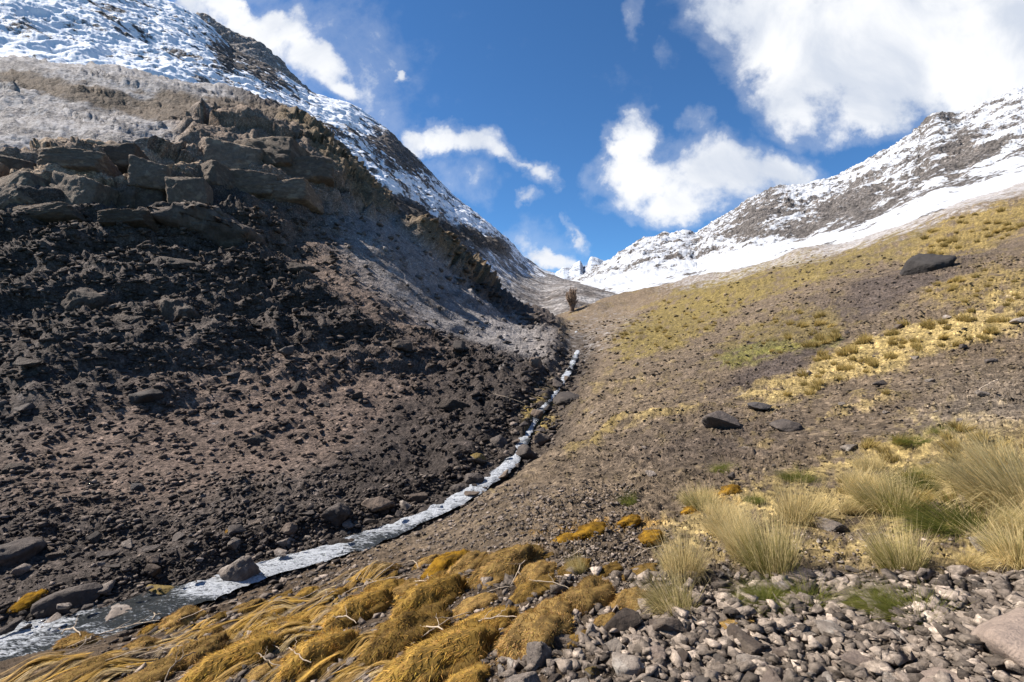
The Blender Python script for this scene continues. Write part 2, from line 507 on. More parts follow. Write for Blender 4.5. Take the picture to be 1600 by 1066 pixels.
# dry grass on the right slope
GRASS = [  # px, py, rx, ry, angle, strength, colour index
    (1080, 490, 150, 42, 28, 1.0, 0), (1190, 440, 190, 34, 16, 0.85, 0), (1350, 400, 170, 24, 20, 0.85, 0), (1520, 365, 130, 36, 22, 1.0, 1), (1010, 520, 70, 40, 30, 0.8, 0),
    (1220, 530, 130, 42, 20, 1.0, 0), (1180, 560, 70, 26, 15, 1.0, 2), (1280, 545, 60, 20, 10, 0.8, 2), (1310, 585, 160, 26, 22, 1.0, 3), (1430, 545, 110, 34, 20, 1.0, 3), (1530, 520, 110, 28, 12, 1.0, 3),
    (1540, 455, 110, 34, 10, 0.85, 1), (1590, 470, 50, 30, 0, 0.9, 3), (1200, 610, 60, 14, 18, 0.9, 3), (1050, 655, 70, 12, 22, 0.8, 3), (945, 690, 60, 12, 32, 0.8, 1), (1180, 690, 40, 14, 10, .6, 1),
    (1330, 640, 80, 16, 20, 0.6, 3), (1480, 640, 110, 26, 5, 0.5, 3), (1470, 680, 60, 26, 0, 0.8, 2), (1100, 730, 60, 14, 20, 0.35, 1), (1500, 720, 190, 70, 5, 1.0, 3), (1330, 770, 190, 60, 8, 0.9, 3),
    (1180, 810, 170, 50, 5, 0.8, 3), (1420, 860, 200, 60, 0, 0.9, 3), (1120, 880, 110, 50, 0, 0.7, 3), (1000, 600, 60, 26, 40, 0.35, 0), (1550, 850, 90, 60, 0, 0.8, 3), (880, 830, 80, 16, 10, 0.6, 4), (980, 825, 60, 14, 10, .6, 4), (1110, 790, 50, 14, 10, .6, 4),
]
GCOL = [(0.160, 0.122, 0.042), (0.22, 0.160, 0.055), (0.130, 0.122, 0.034), (0.37, 0.275, 0.115), (0.30, 0.165, 0.025)]
gparts = []
gcov = np.zeros(D.shape, np.float32)
for (cx, cy, rx, ry, an, st, ci) in GRASS:
    m = np.clip(blob(qx, qy, cx, cy, rx, ry, an) * 1.7, 0, 1) * st
    m = m * smooth(n_rel * 1.0 + n_mid * 0.45 + n_fin * 0.3 + m * 0.75, 0.25, 0.7) * rightside
    gparts.append((m.astype(np.float32), ci))
    gcov = np.maximum(gcov, m)
# ---- displacement: broad forms, then beds of stones of every size
h = np.zeros(D.shape, np.float32)
far_ok = smooth(D, 1.5, 9.0)
h += far_ok * 0.025 * D * fbm(X, Y, Z, 0.055, 3)
wx, wy = 2.2 * fbm(X, Y, Z, 0.12, 3), 2.2 * fbm(Y, Z, X, 0.12, 3)
a_s, b_s = X * 0.82 - Y * 0.57 + wx, X * 0.57 + Y * 0.82 + Z * 0.9 + wy
# strata-like ledges running along the left slope
led = fbm(a_s * 0.5 + b_s * 0.3, b_s * 0.9, Z * 1.2, 0.42, 5, 0.55, ridged=True)
rough_left = leftside * (1 - 0.75 * flank) * (1 - 0.75 * smoothscree) * (1 - 0.45 * upper)
h += rough_left * np.clip(D / 16, 0.3, 2.0) * 0.5 * led
along, across = X * 0.7 + Y * 0.7 + 1.6 * wx, Y * 0.7 - X * 0.7 + Z * 0.5 + 1.6 * wy
rib = fbm(along * 0.45, across, Z * 0.4, 0.20, 4, 0.55, ridged=True)
ribzone = rough_left * (1 - np.maximum(cliff, butt)) * np.clip(blob(qx, qy, 300, 490, 520, 190, -8) * 2, 0, 1)
h += ribzone * np.clip(D / 16, 0.3, 2.2) * 0.75 * smooth(rib, 0.0, 0.75)
for size, seed, amp_l, amp_r in ((3.4, 1, 0.30, 0.06), (1.5, 2, 0.28, 0.14), (0.7, 3, 0.26, 0.2), (0.33, 4, 0.3, 0.28), (0.16, 5, 0.35, 0.35), (0.08, 6, 0.5, 0.5), (0.042, 7, 0.45, 0.45)):
    o = octave(size)
    if o.max() <= 0:
        continue
    hr, rr = rubble(a_s * 0.75 + 3 * seed, b_s * 1.05 + 0.5 * fbm(X, Y, Z, 0.8 / size, 1), size, seed)
    fade = smooth(D, size * 4.0, size * 9.0) if size > 0.4 else 1.0
    zone = np.clip(fbm(X, Y, Z, 0.25 / size ** 0.5, 2) * 1.6 + 0.6, 0.12, 1.3)
    amp = amp_l * leftside * (0.4 + 0.6 * (1 - smoothscree)) * (1 - 0.15 * upper) * (1 - 0.6 * flank) * (1 - 0.85 * np.maximum(cliff, butt)) + amp_r * rightside * (1 - 0.5 * mossy)
    h += (hr * size * amp * o * fade * zone).astype(np.float32)
# cliff: jointed blocks
f1, f2, rc, ox, oy = cells(X / 4.6 + 0.25 * fbm(X, Y, Z, 0.3, 2), (Z + Y * 0.4) / 3.6 + 0.25 * fbm(Y, Z, X, 0.3, 2), 11)
block = smooth(f2 - f1, 0.0, 0.10) * (0.5 + 0.9 * rc[..., 0]) + 0.55 * ((rc[..., 1] - .5) * ox + (rc[..., 2] - .5) * oy)
h += cliff * (block * 2.3 - 0.9)
f1, f2, rc2, ox, oy = cells(X / 9 + 0.35 * fbm(X, Y, Z, 0.2, 2) + 3, (Z + Y * 0.4) / 7 + 0.35 * fbm(Y, Z, X, 0.2, 2), 12)
h += np.maximum(butt, crestrock * 0.8) * (smooth(f2 - f1, 0.0, 0.12) * (0.6 + 0.8 * rc2[..., 0]) * 2.2 - 0.3 + 1.2 * butt)
h += (butt + crestrock + cliff) * 0.7 * fbm(X, Y, Z, 0.5, 4, 0.6)
h += mound * (1.5 + 0.9 * fbm(X, Y, Z, 0.45, 4, 0.6))
# bed of the stream and its stony banks
bed = smooth(SDist, 1.5, 0.7) * smooth(D, 70, 40)
clump = np.zeros(D.shape, np.float32)
for size, seed in ((0.9, 31), (0.42, 32), (0.2, 33)):
    f1, f2, rg, ox, oy = cells(X / size + 0.4 * fbm(X, Y, Z, 1 / size, 1), b_s / size, seed)
    clump += octave(size) * size * 0.10 * smooth(D, 4, 12) * np.clip(1 - (f1 / 0.7) ** 2, 0, 1) * (0.3 + rg[..., 0])
h += clump * gcov * rightside
h = h * (1 - 0.45 * bed) - 0.30 * bed
P = P + N0 * h[..., None]
P = P.astype(np.float32)
PXf = 800 + 800 * P[..., 0] / P[..., 1]
PYf = 533 - 800 * (P[..., 2] - CAM_Z) / P[..., 1]

# ---- base colours
var = (1 + 0.3 * n_mid + 0.3 * n_fin)[..., None]
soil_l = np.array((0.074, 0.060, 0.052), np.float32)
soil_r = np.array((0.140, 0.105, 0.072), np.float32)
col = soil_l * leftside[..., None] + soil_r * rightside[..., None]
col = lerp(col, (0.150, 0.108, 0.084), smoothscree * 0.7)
# grey scree and thin snow dust
dust = np.zeros(D.shape, np.float32)
dust += upper * 0.75 * smooth(fbm(X, Y, Z, 0.22, 4) + 0.25, -0.12, 0.3)
dust += np.clip(blob(qx, qy, 925, 520, 95, 42, 22) * 1.5, 0, 1) * 0.42 * rightside
dust += smooth(qy - crest_y, 34, 6) * smooth(PX, 980, 1080) * 0.75 * rightside
dust += smooth(qy - crest_y, 50, 0) * smooth(PX, 1250, 1350) * 0.3 * rightside
dust = np.clip(dust, 0, 1)
dust = dust * (1 - 0.9 * np.clip(cliff + butt + crestrock, 0, 1))
brownpatch = np.clip(blob(qx, qy, 110, 148, 150, 13, -12) * 1.6, 0, 1) + np.clip(blob(qx, qy, 275, 178, 65, 26, -5) * 3, 0, 1) + np.clip(blob(qx, qy, 400, 182, 70, 16, -18) * 3, 0, 1)
dust = dust * (1 - 0.92 * np.clip(brownpatch, 0, 1))
col = lerp(col, (0.235, 0.218, 0.21), flank * 0.85)
col = lerp(col, (0.22, 0.205, 0.198), np.clip(upper * 0.8 * (1 - np.clip(brownpatch, 0, 1)), 0, 1))
col = lerp(col, (0.135, 0.100, 0.068), np.clip(brownpatch, 0, 1) * leftside * 0.6)
col = lerp(col, (0.185, 0.138, 0.105), np.clip(np.maximum(cliff, butt), 0, 1))
col = lerp(col, (0.150, 0.110, 0.068), crestrock)
col = lerp(col, (0.38, 0.28, 0.19), cliff * smooth(rc[..., 2], 0.45, 0.75) * 0.55)
for m, ci in gparts:
    col = lerp(col, GCOL[ci], m * 0.9)
general = smooth(n_rel + 0.25 * n_big, 0.05, 0.5) * rightside * smooth(D, 5, 12) * 0.62 * (1 - np.clip(dust, 0, 1))
col = lerp(col, (0.20, 0.150, 0.060), general)
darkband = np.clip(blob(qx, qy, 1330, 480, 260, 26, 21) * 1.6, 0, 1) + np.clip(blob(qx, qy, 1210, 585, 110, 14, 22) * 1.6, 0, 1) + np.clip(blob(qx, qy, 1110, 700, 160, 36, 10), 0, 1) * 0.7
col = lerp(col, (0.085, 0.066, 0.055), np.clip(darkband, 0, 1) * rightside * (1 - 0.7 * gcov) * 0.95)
col = lerp(col, (0.22, 0.185, 0.15), np.clip(blob(qx, qy, 1540, 640, 130, 60, 8), 0, 1) * 0.5 * rightside)
# grass and root litter under the moss cushions, stone grit lower right
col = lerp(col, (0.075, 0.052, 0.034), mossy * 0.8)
col = lerp(col, (0.105, 0.084, 0.068), stony * 0.85)
left_shade = leftside * smooth(n_rel + 0.6 * n_big, -0.05, 0.45) * np.clip(blob(qx, qy, 330, 500, 480, 170, -8) * 2.0, 0, 1) * (1 - np.maximum(cliff, butt))  # shade on the left slope, painted into its base colour in noisy patches
col = lerp(col, (0.046, 0.037, 0.032), left_shade * 0.8)
# wet dark ground along the stream
wetm = smooth(SDist, 2.6, 0.7) * smooth(D, 90, 50)
col = lerp(col, (0.045, 0.037, 0.032), wetm * 0.8)
gully = np.clip(blob(qx, qy, 680, 690, 190, 70, 25) * 1.4, 0, 1) + np.clip(blob(qx, qy, 760, 600, 120, 60, -30), 0, 1)  # the gully's deep shadow, painted dark into the ground colour
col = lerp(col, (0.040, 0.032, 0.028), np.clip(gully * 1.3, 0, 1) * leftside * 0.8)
col = lerp(col, (0.22, 0.16, 0.05), np.clip(blob(qx, qy, 845, 640, 40, 28, 40) * 1.6, 0, 1) * smooth(n_mid, -0.1, 0.25) * 0.8)
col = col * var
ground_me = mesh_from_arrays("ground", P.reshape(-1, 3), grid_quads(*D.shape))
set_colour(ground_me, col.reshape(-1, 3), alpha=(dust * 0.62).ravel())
ground = link("ground", ground_me, ground_material("stony_ground", 9.0, 1.4, 0.10, 0.32, snow=(0.33, 0.32, 0.322), snow_noise=(1.1, 8.0), edge=0.30))
tag(ground, "brown stony valley ground rising in scree to both sides of the stream", "ground", kind="structure")

def at(px, py):
    """the point of the ground seen at photograph pixel (px, py), and the row/column there"""
    j = int(np.clip(np.searchsorted(u_f, px), 1, len(u_f) - 2))
    rows = np.nonzero(PYf[:, j] <= py)[0]
    i = int(rows[0]) if len(rows) else NR - 1
    i = min(max(i, 1), NR - 2)
    return Vector(P[i, j]), i, j
def normal_at(i, j):
    a = Vector(P[min(i + 6, NR - 1), j]) - Vector(P[max(i - 6, 0), j])
    b = Vector(P[i, min(j + 6, len(u_f) - 1)]) - Vector(P[i, max(j - 6, 0)])
    n = b.cross(a)
    return n.normalized() if n.length > 0 else Vector((0, 0, 1))
# ------------------------------------------------------------------ mountains: sheets from a hidden foot over a ridge and down the far side
def mountain(name, ridge, foot, nc, nr, rough, colour, back=(0.35, 0.25), bulge=0.0, label=None, mat_scale=1.0, seed=0.0, snow=None):
    """ridge and foot: (px, py, distance) lists"""
    u0, u1 = ridge[0][0], ridge[-1][0]
    u = np.linspace(u0, u1, nc)
    def curve(pts):
        xs = [p[0] for p in pts]
        return np.interp(u, xs, [p[1] for p in pts]), np.exp(np.interp(u, xs, [math.log(p[2]) for p in pts]))
    ry, rd = curve(ridge); fy, fd = curve(foot)
    kw = max(3, nc // 24) | 1
    kk = np.hanning(kw + 2)[1:-1]; kk /= kk.sum()
    fy = np.convolve(np.pad(fy, kw // 2, mode='edge'), kk, 'valid'); fd = np.convolve(np.pad(fd, kw // 2, mode='edge'), kk, 'valid'); rd = np.convolve(np.pad(rd, kw // 2, mode='edge'), kk, 'valid')
    tv = np.concatenate([np.linspace(0, 1, nr), 1 + np.linspace(0, 1, nr // 5 + 1)[1:] ** 1.2])
    T, Ux = np.meshgrid(tv, u, indexing='ij')
    tc = np.clip(T, 0, 1)
    tb = np.clip(T - 1, 0, 1)
    d = np.exp(np.log(fd) * (1 - tc) + np.log(rd) * tc)
    s = (533 - (fy * (1 - tc) + ry * tc)) / 800
    z = CAM_Z + d * s
    z = z + bulge * rd * 0.05 * np.sin(np.pi * tc)
    d = d * (1 + back[0] * tb)
    z = z - rd * back[1] * tb ** 1.3
    Pm = np.stack([d * (Ux - 800) / 800, d, z], -1)
    n = grid_normals(Pm)
    n *= np.sign(n[..., 2:3] + 1e-6)
    x, yv, zz = (Pm[..., i].astype(np.float32) + seed for i in range(3))
    px, py = Ux, 533 - 800 * (z - CAM_Z) / d
    hh, cc = rough(x, yv, zz, d, px, py, tc)
    edge = smooth(tc, 0.0, 0.05)
    Pm = Pm + n * (hh * edge)[..., None]
    me = mesh_from_arrays(name, Pm.reshape(-1, 3), grid_quads(*d.shape))
    nn = grid_normals(Pm.astype(np.float32)); nn *= np.sign(nn[..., 2:3] + 1e-6)
    kc, ka = colour(x, yv, zz, d, px, py, tc, hh, nn, cc)
    set_colour(me, kc.reshape(-1, 3), alpha=ka.ravel())
    q = mat_scale
    o = link(name, me, ground_material(name + "_surface", 0.9 * q, 0.16 * q, 1.0 / q, 4.0 / q, snow=snow or tuple(SNOW), snow_noise=(0.11 * q, 0.6 * q), edge=0.10))
    tag(o, label, "mountain", kind="structure")
    return o

SNOW = np.array((0.72, 0.75, 0.80), np.float32)
def crags(x, y, z, d, px, py, t, base, amp):
    r1 = fbm(x, y, z, base, 5, 0.55, ridged=True)
    b = fbm(x, y, z, base * 0.5, 3)
    f1, f2, rc, ox, oy = cells(x * base * 3 + 0.6 * b, (y * 0.5 + z) * base * 3 + 0.6 * b, 21)
    st = smooth(f2 - f1, 0, 0.3) * (0.3 + rc[..., 0]) + 0.8 * ((rc[..., 1] - .5) * ox + (rc[..., 2] - .5) * oy)
    g1, g2, rg, gx, gy = cells(x * base * 11, (y * 0.5 + z) * base * 11, 22)
    sg = smooth(g2 - g1, 0, 0.3) * (0.3 + rg[..., 0]) + 0.8 * ((rg[..., 1] - .5) * gx + (rg[..., 2] - .5) * gy)
    r2 = fbm(x, y, z, base * 5, 4, 0.62, ridged=True)
    return amp * (0.8 * r1 + 0.5 * b + 0.10 * st + 0.03 * sg + 0.20 * r2), (r1, b, rc, st, sg)

# left mountain
C_RIDGE = [(-500, -560, 330), (-200, -380, 335), (0, -170, 340), (150, -70, 345), (230, -12, 348), (270, 5, 350), (300, 22, 352), (330, 48, 354), (360, 80, 358), (400, 98, 365), (440, 118, 372), (480, 148, 380), (545, 165, 390), (600, 200, 400),
           (640, 240, 408), (700, 303, 415), (770, 358, 425), (815, 402, 432), (850, 424, 440), (880, 437, 445), (905, 442, 450), (940, 455, 455), (968, 468, 460), (1000, 480, 465)]
C_FOOT = [(-500, 200, 84), (0, 190, 86), (200, 210, 88), (400, 250, 95), (500, 320, 98), (600, 410, 100), (719, 500, 102), (800, 540, 110), (850, 540, 120), (880, 500, 135), (1000, 500, 145)]
def rough_c(x, y, z, d, px, py, t):
    up = smooth(t, 0.03, 0.35)
    low = smooth(py, 380, 430) * smooth(px, 640, 720)
    h, info = crags(x, y, z, d, px, py, t, 0.028, 5.5)
    return h * (0.22 + 0.78 * up) * (1 - 0.72 * low) * (1 - 0.35 * smooth(t, 0.85, 1.0)), info
def colour_c(x, y, z, d, px, py, t, h, n, info):
    r1, b, rc, st, sg = info
    w = 22 * fbm(x, y, z, 0.02, 3)
    snowline = polyline_y(px, [(-400, 120), (300, 150), (450, 215), (560, 300), (600, 335), (680, 355), (760, 385), (830, 420), (900, 440), (1000, 460)])
    rel = (snowline - (py + w)) / 60.0
    f = fbm(x, y, z, 0.05, 4, 0.65)
    streak = fbm(x, y, z * 0.5, 0.016, 5, 0.6, ridged=True)
    cover = smooth(rel, -0.6, 0.9)
    rocky = smooth(px, 280, 560) * 0.08 + np.clip(blob(px, py, 400, 110, 70, 34, -38), 0, 1) * 0.45 + np.clip(blob(px, py, 620, 245, 45, 70, 50), 0, 1) * 0.45 + np.clip(blob(px, py, 345, 90, 25, 60, 20), 0, 1) * 0.35
    val = 0.71 - rocky + 0.5 * f + 0.1 * smooth(n[..., 2], 0.3, 0.9) - 0.55 * smooth(streak, 0.5, 0.85) * smooth(f, -0.3, 0.3)
    a = cover * val + (1 - cover) * (0.36 + 0.2 * f)
    col = np.broadcast_to(np.array((0.125, 0.108, 0.098), np.float32), d.shape + (3,))
    col = lerp(col, (0.33, 0.315, 0.31), (1 - cover) * smooth(f, -0.4, 0.3))
    band = polyline_y(px, [(590, 318), (640, 352), (700, 378), (760, 388), (800, 402)])
    bandm = smooth(np.abs(py + 0.35 * w - band), 15, 6) * smooth(px, 580, 610) * smooth(px, 800, 770) * smooth(f, -0.5, 0.0)
    tr = np.clip(blob(px, py, 700, 420, 30, 8, -30) * 2, 0, 1)
    bandm = np.maximum(bandm, tr)
    col = lerp(col, (0.07, 0.058, 0.048), bandm * 0.95)
    a = a - 0.55 * np.clip(blob(px, py, 900, 475, 110, 40, 0) * 1.6, 0, 1)
    return col, a - 1.2 * bandm
mountain("mountain", C_RIDGE, C_FOOT, MGRID[0], MGRID[1], rough_c, colour_c, bulge=0.3, label="steep snow-dusted mountain flank falling from upper left to the valley")

# the crag that stands behind the left ridge
K_RIDGE = [(250, 20, 520), (320, 22, 520), (345, 45, 520), (375, 58, 520), (396, 66, 520), (415, 80, 522), (430, 94, 524), (450, 120, 526), (500, 160, 530), (560, 190, 540)]
K_FOOT = [(250, 160, 440), (400, 180, 445), (560, 260, 460)]
def rough_k(x, y, z, d, px, py, t):
    return crags(x, y, z, d, px, py, t, 0.035, 7.0)
def colour_k(x, y, z, d, px, py, t, h, n, info):
    f = fbm(x, y, z, 0.12, 4, 0.65)
    col = np.broadcast_to(np.array((0.24, 0.215, 0.2), np.float32), d.shape + (3,))
    return col, 0.15 + 0.5 * f
mountain("mountain", K_RIDGE, K_FOOT, 240, 120, rough_k, colour_k, label="brown rock crag poking out behind the upper left snow ridge")

# right mountain
E_RIDGE = [(890, 450, 620), (925, 428, 620), (950, 412, 620), (975, 398, 620), (1000, 384, 615), (1040, 372, 610), (1070, 369, 600), (1090, 376, 590), (1120, 356, 575), (1150, 336, 560), (1180, 314, 550), (1215, 300, 540), (1262, 296, 530),
           (1300, 286, 520), (1335, 270, 510), (1350, 262, 505), (1385, 243, 495), (1420, 220, 485), (1445, 206, 480), (1462, 188, 475), (1500, 188, 470), (1540, 170, 460), (1575, 156, 450), (1600, 148, 445), (1800, 60, 420), (2000, -40, 400)]
E_FOOT = [(890, 520, 180), (960, 500, 185), (1100, 470, 170), (1250, 440, 150), (1400, 390, 130), (1600, 330, 110), (2000, 230, 95)]
def rough_e(x, y, z, d, px, py, t):
    h, info = crags(x, y, z, d, px, py, t, 0.024, 9.0)
    return h * (0.12 + 0.88 * smooth(t, 0.2, 0.5)), info
def colour_e(x, y, z, d, px, py, t, h, n, info):
    r1, b, rc, st, sg = info
    f = fbm(x * 0.6 - z * 0.6, y * 0.4, z * 1.4 + x * 0.5, 0.05, 5, 0.65); g = fbm(x * 0.6, y * 0.6, z * 1.3, 0.3, 3, 0.7)
    low = polyline_y(px, [(900, 470), (1060, 440), (1250, 402), (1400, 356), (1600, 290), (2000, 180)])
    bandm = smooth(py, low - 26, low - 8)
    rocky = np.clip(blob(px, py, 1500, 255, 75, 34, 25), 0, 1) * 0.55 + np.clip(blob(px, py, 1330, 330, 110, 34, 22), 0, 1) * 0.5 + np.clip(blob(px, py, 1190, 345, 65, 34, 30), 0, 1) * 0.5 + np.clip(blob(px, py, 1470, 200, 60, 22, 25), 0, 1) * 0.3 + 0.10
    val = 0.60 - rocky * 0.75 + 0.6 * f + 0.1 * smooth(n[..., 2], 0.3, 0.9) + 0.26 * bandm - 0.02 * smooth(px, 1150, 1020)
    col = np.broadcast_to(np.array((0.125, 0.113, 0.106), np.float32), d.shape + (3,))
    col = lerp(col, (0.21, 0.172, 0.142), smooth(f, 0, 0.4) * 0.6)
    val = val - 0.45 * smooth(py, low - 12, low + 14)
    return col, val
mountain("mountain", E_RIDGE, E_FOOT, MGRID[0], MGRID[1], rough_e, colour_e, bulge=0.2, label="sunlit snowy mountain with brown rock ribs above the grassy right slope", snow=(0.40, 0.42, 0.455))

# far summits at the head of the valley
F_RIDGE = [(760, 430, 1900), (800, 424, 1900), (830, 418, 1900), (850, 424, 1900), (868, 428, 1900), (880, 419, 1900), (890, 420, 1900), (898, 412, 1900), (906, 408, 1900), (911, 419, 1900), (918, 416, 1900), (924, 402, 1900), (934, 404, 1900), (942, 408, 1900), (955, 412, 1900), (1000, 430, 1900), (1060, 440, 1900)]
F_FOOT = [(760, 500, 1000), (1060, 500, 1000)]
def rough_f(x, y, z, d, px, py, t):
    h, i = crags(x, y, z, d, px, py, t, 0.012, 6.0)
    return h, i
def colour_f(x, y, z, d, px, py, t, h, n, info):
    f = fbm(x, y, z, 0.02, 4, 0.65)
    col = np.broadcast_to(np.array((0.22, 0.23, 0.26), np.float32), d.shape + (3,))
    return col, 0.40 + 0.6 * f + 0.2 * n[..., 2]
mountain("mountain", F_RIDGE, F_FOOT, 420, 160, rough_f, colour_f, back=(0.2, 0.15), label="far pale pointed summits at the head of the valley", mat_scale=0.35, snow=(0.40, 0.44, 0.50))
# ------------------------------------------------------------------ materials of the loose things
def plain_nodes(name):
    m = bpy.data.materials.new(name)
    m.use_nodes = True
    m.node_tree.nodes.clear()
    return m, NT(m.node_tree)

def stone_material(name, a, b, lichen=None, scale=1.0, mossy=None, relief=0.05):
    m, k = plain_nodes(name)
    tc = k.new('ShaderNodeTexCoord'); oi = k.new('ShaderNodeObjectInfo')
    o = k.vmath('ADD', tc.outputs['Object'], k.vmath('SCALE', oi.outputs['Location'], scale=3.7))
    n = k.noise(o, 4.0 * scale, 7, 0.65); n2 = k.noise(o, 22 * scale, 5, 0.7); n3 = k.noise(o, 1.6 * scale, 4, 0.6)
    c = k.mix(k.ramp(n, 0.3, 0.7), a, b)
    c = k.mix(k.ramp(n2, 0.35, 0.75, 0.0, 0.45), c, (0.05, 0.045, 0.042))
    if lichen:
        c = k.mix(k.ramp(n3, 0.52, 0.66, 0.0, 0.7), c, lichen)
    if mossy:
        g = k.new('ShaderNodeNewGeometry'); sp = k.new('ShaderNodeSeparateXYZ'); k.link(g.outputs['Normal'], sp.inputs[0])
        up = k.math('ADD', sp.outputs[2], k.math('MULTIPLY', k.math('SUBTRACT', n, 0.5), 1.6))
        c = k.mix(k.ramp(up, 0.35, 0.6), c, mossy)
    val = k.ramp(oi.outputs['Random'], 0, 1, 0.6, 1.35, False)
    sc = k.vmath('SCALE', c, scale=val)
    b_ = k.new('ShaderNodeBsdfPrincipled')
    k.link(sc, b_.inputs['Base Color'])
    b_.inputs['Roughness'].default_value = 0.85; b_.inputs['Specular IOR Level'].default_value = 0.25
    h = k.math('ADD', n, k.math('MULTIPLY', n2, 0.5))
    k.link(k.bump(h, 0.85, relief / scale), b_.inputs['Normal'])
    out = k.new('ShaderNodeOutputMaterial'); k.link(b_.outputs[0], out.inputs[0])
    return m

def blade_material(name, translucent=0.35):
    """thin plant matter coloured along its length, letting some light through"""
    m, k = plain_nodes(name)
    at_ = k.new('ShaderNodeVertexColor'); at_.layer_name = "base_colour"
    oi = k.new('ShaderNodeObjectInfo')
    sc = k.vmath('SCALE', at_.outputs[0], scale=k.ramp(oi.outputs['Random'], 0, 1, 0.82, 1.15, False))
    d = k.new('ShaderNodeBsdfDiffuse'); t = k.new('ShaderNodeBsdfTranslucent'); mx = k.new('ShaderNodeMixShader')
    k.link(sc, d.inputs[0]); k.link(sc, t.inputs[0])
    mx.inputs[0].default_value = translucent
    k.link(d.outputs[0], mx.inputs[1]); k.link(t.outputs[0], mx.inputs[2])
    out = k.new('ShaderNodeOutputMaterial'); k.link(mx.outputs[0], out.inputs[0])
    return m

def water_material():
    m, k = plain_nodes("stream_water")
    at_ = k.new('ShaderNodeVertexColor'); at_.layer_name = "base_colour"
    tc = k.new('ShaderNodeTexCoord')
    mp = k.new('ShaderNodeMapping'); k.link(tc.outputs['Object'], mp.inputs[0])
    mp.inputs['Rotation'].default_value = (0, 0, R(-45)); mp.inputs['Scale'].default_value = (1.6, 6.0, 3.0)
    n = k.noise(mp.outputs[0], 2.2, 9, 0.72, dist=0.8); n2 = k.noise(mp.outputs[0], 10, 4, 0.6)
    foam = k.ramp(k.math('ADD', k.math('ADD', n, k.math('MULTIPLY', k.math('SUBTRACT', n2, 0.5), 0.7)), k.math('MULTIPLY', k.math('SUBTRACT', at_.outputs[0], 0.5), 0.5)), 0.38, 0.56)
    w = k.new('ShaderNodeBsdfPrincipled')
    w.inputs['Base Color'].default_value = (0.05, 0.055, 0.055, 1); w.inputs['Roughness'].default_value = 0.08
    f = k.new('ShaderNodeBsdfPrincipled')
    f.inputs['Base Color'].default_value = (0.62, 0.65, 0.69, 1); f.inputs['Roughness'].default_value = 0.5
    b1 = k.bump(k.math('ADD', n, k.math('MULTIPLY', n2, 0.6)), 1.0, 0.14)
    k.link(b1, w.inputs['Normal']); k.link(b1, f.inputs['Normal'])
    mx = k.new('ShaderNodeMixShader'); k.link(foam, mx.inputs[0]); k.link(w.outputs[0], mx.inputs[1]); k.link(f.outputs[0], mx.inputs[2])
    out = k.new('ShaderNodeOutputMaterial'); k.link(mx.outputs[0], out.inputs[0])
    return m

M_PALE = stone_material("pale_stone", (0.40, 0.335, 0.275), (0.25, 0.205, 0.168), lichen=(0.55, 0.49, 0.42), scale=1.0)
M_GREY = stone_material("grey_stone", (0.25, 0.205, 0.17), (0.14, 0.115, 0.097), lichen=(0.34, 0.30, 0.26), scale=1.0)
M_DARK = stone_material("dark_stone", (0.085, 0.068, 0.058), (0.05, 0.041, 0.036), lichen=(0.12, 0.10, 0.085), scale=1.0)
M_BROWN = stone_material("brown_stone", (0.130, 0.095, 0.072), (0.082, 0.062, 0.048), lichen=(0.17, 0.135, 0.105), scale=1.0)
M_SLAB = stone_material("tan_slab_stone", (0.34, 0.262, 0.210), (0.26, 0.200, 0.162), scale=1.6)
M_OUTCROP = stone_material("outcrop_rock", (0.135, 0.102, 0.080), (0.070, 0.054, 0.044), lichen=(0.19, 0.155, 0.125), scale=2.2, relief=0.9)
M_CLIFF = stone_material("cliff_rock", (0.27, 0.20, 0.145), (0.16, 0.12, 0.092), lichen=(0.36, 0.28, 0.20), scale=1.8, relief=0.9)
M_BLACK = stone_material("black_stone", (0.068, 0.060, 0.057), (0.054, 0.048, 0.046), scale=0.5)
M_MOSSROCK = stone_material("mossy_stone", (0.20, 0.17, 0.145), (0.10, 0.086, 0.075), scale=1.0, mossy=(0.15, 0.105, 0.03))
M_GRASS = blade_material("dry_grass_blades", 0.5)
M_MOSS = blade_material("moss_fibres", 0.25)
M_TWIG = stone_material("bleached_wood", (0.55, 0.45, 0.34), (0.40, 0.31, 0.22), scale=3.0)
M_BARK = stone_material("brown_bark", (0.24, 0.175, 0.13), (0.15, 0.11, 0.085), scale=0.4)

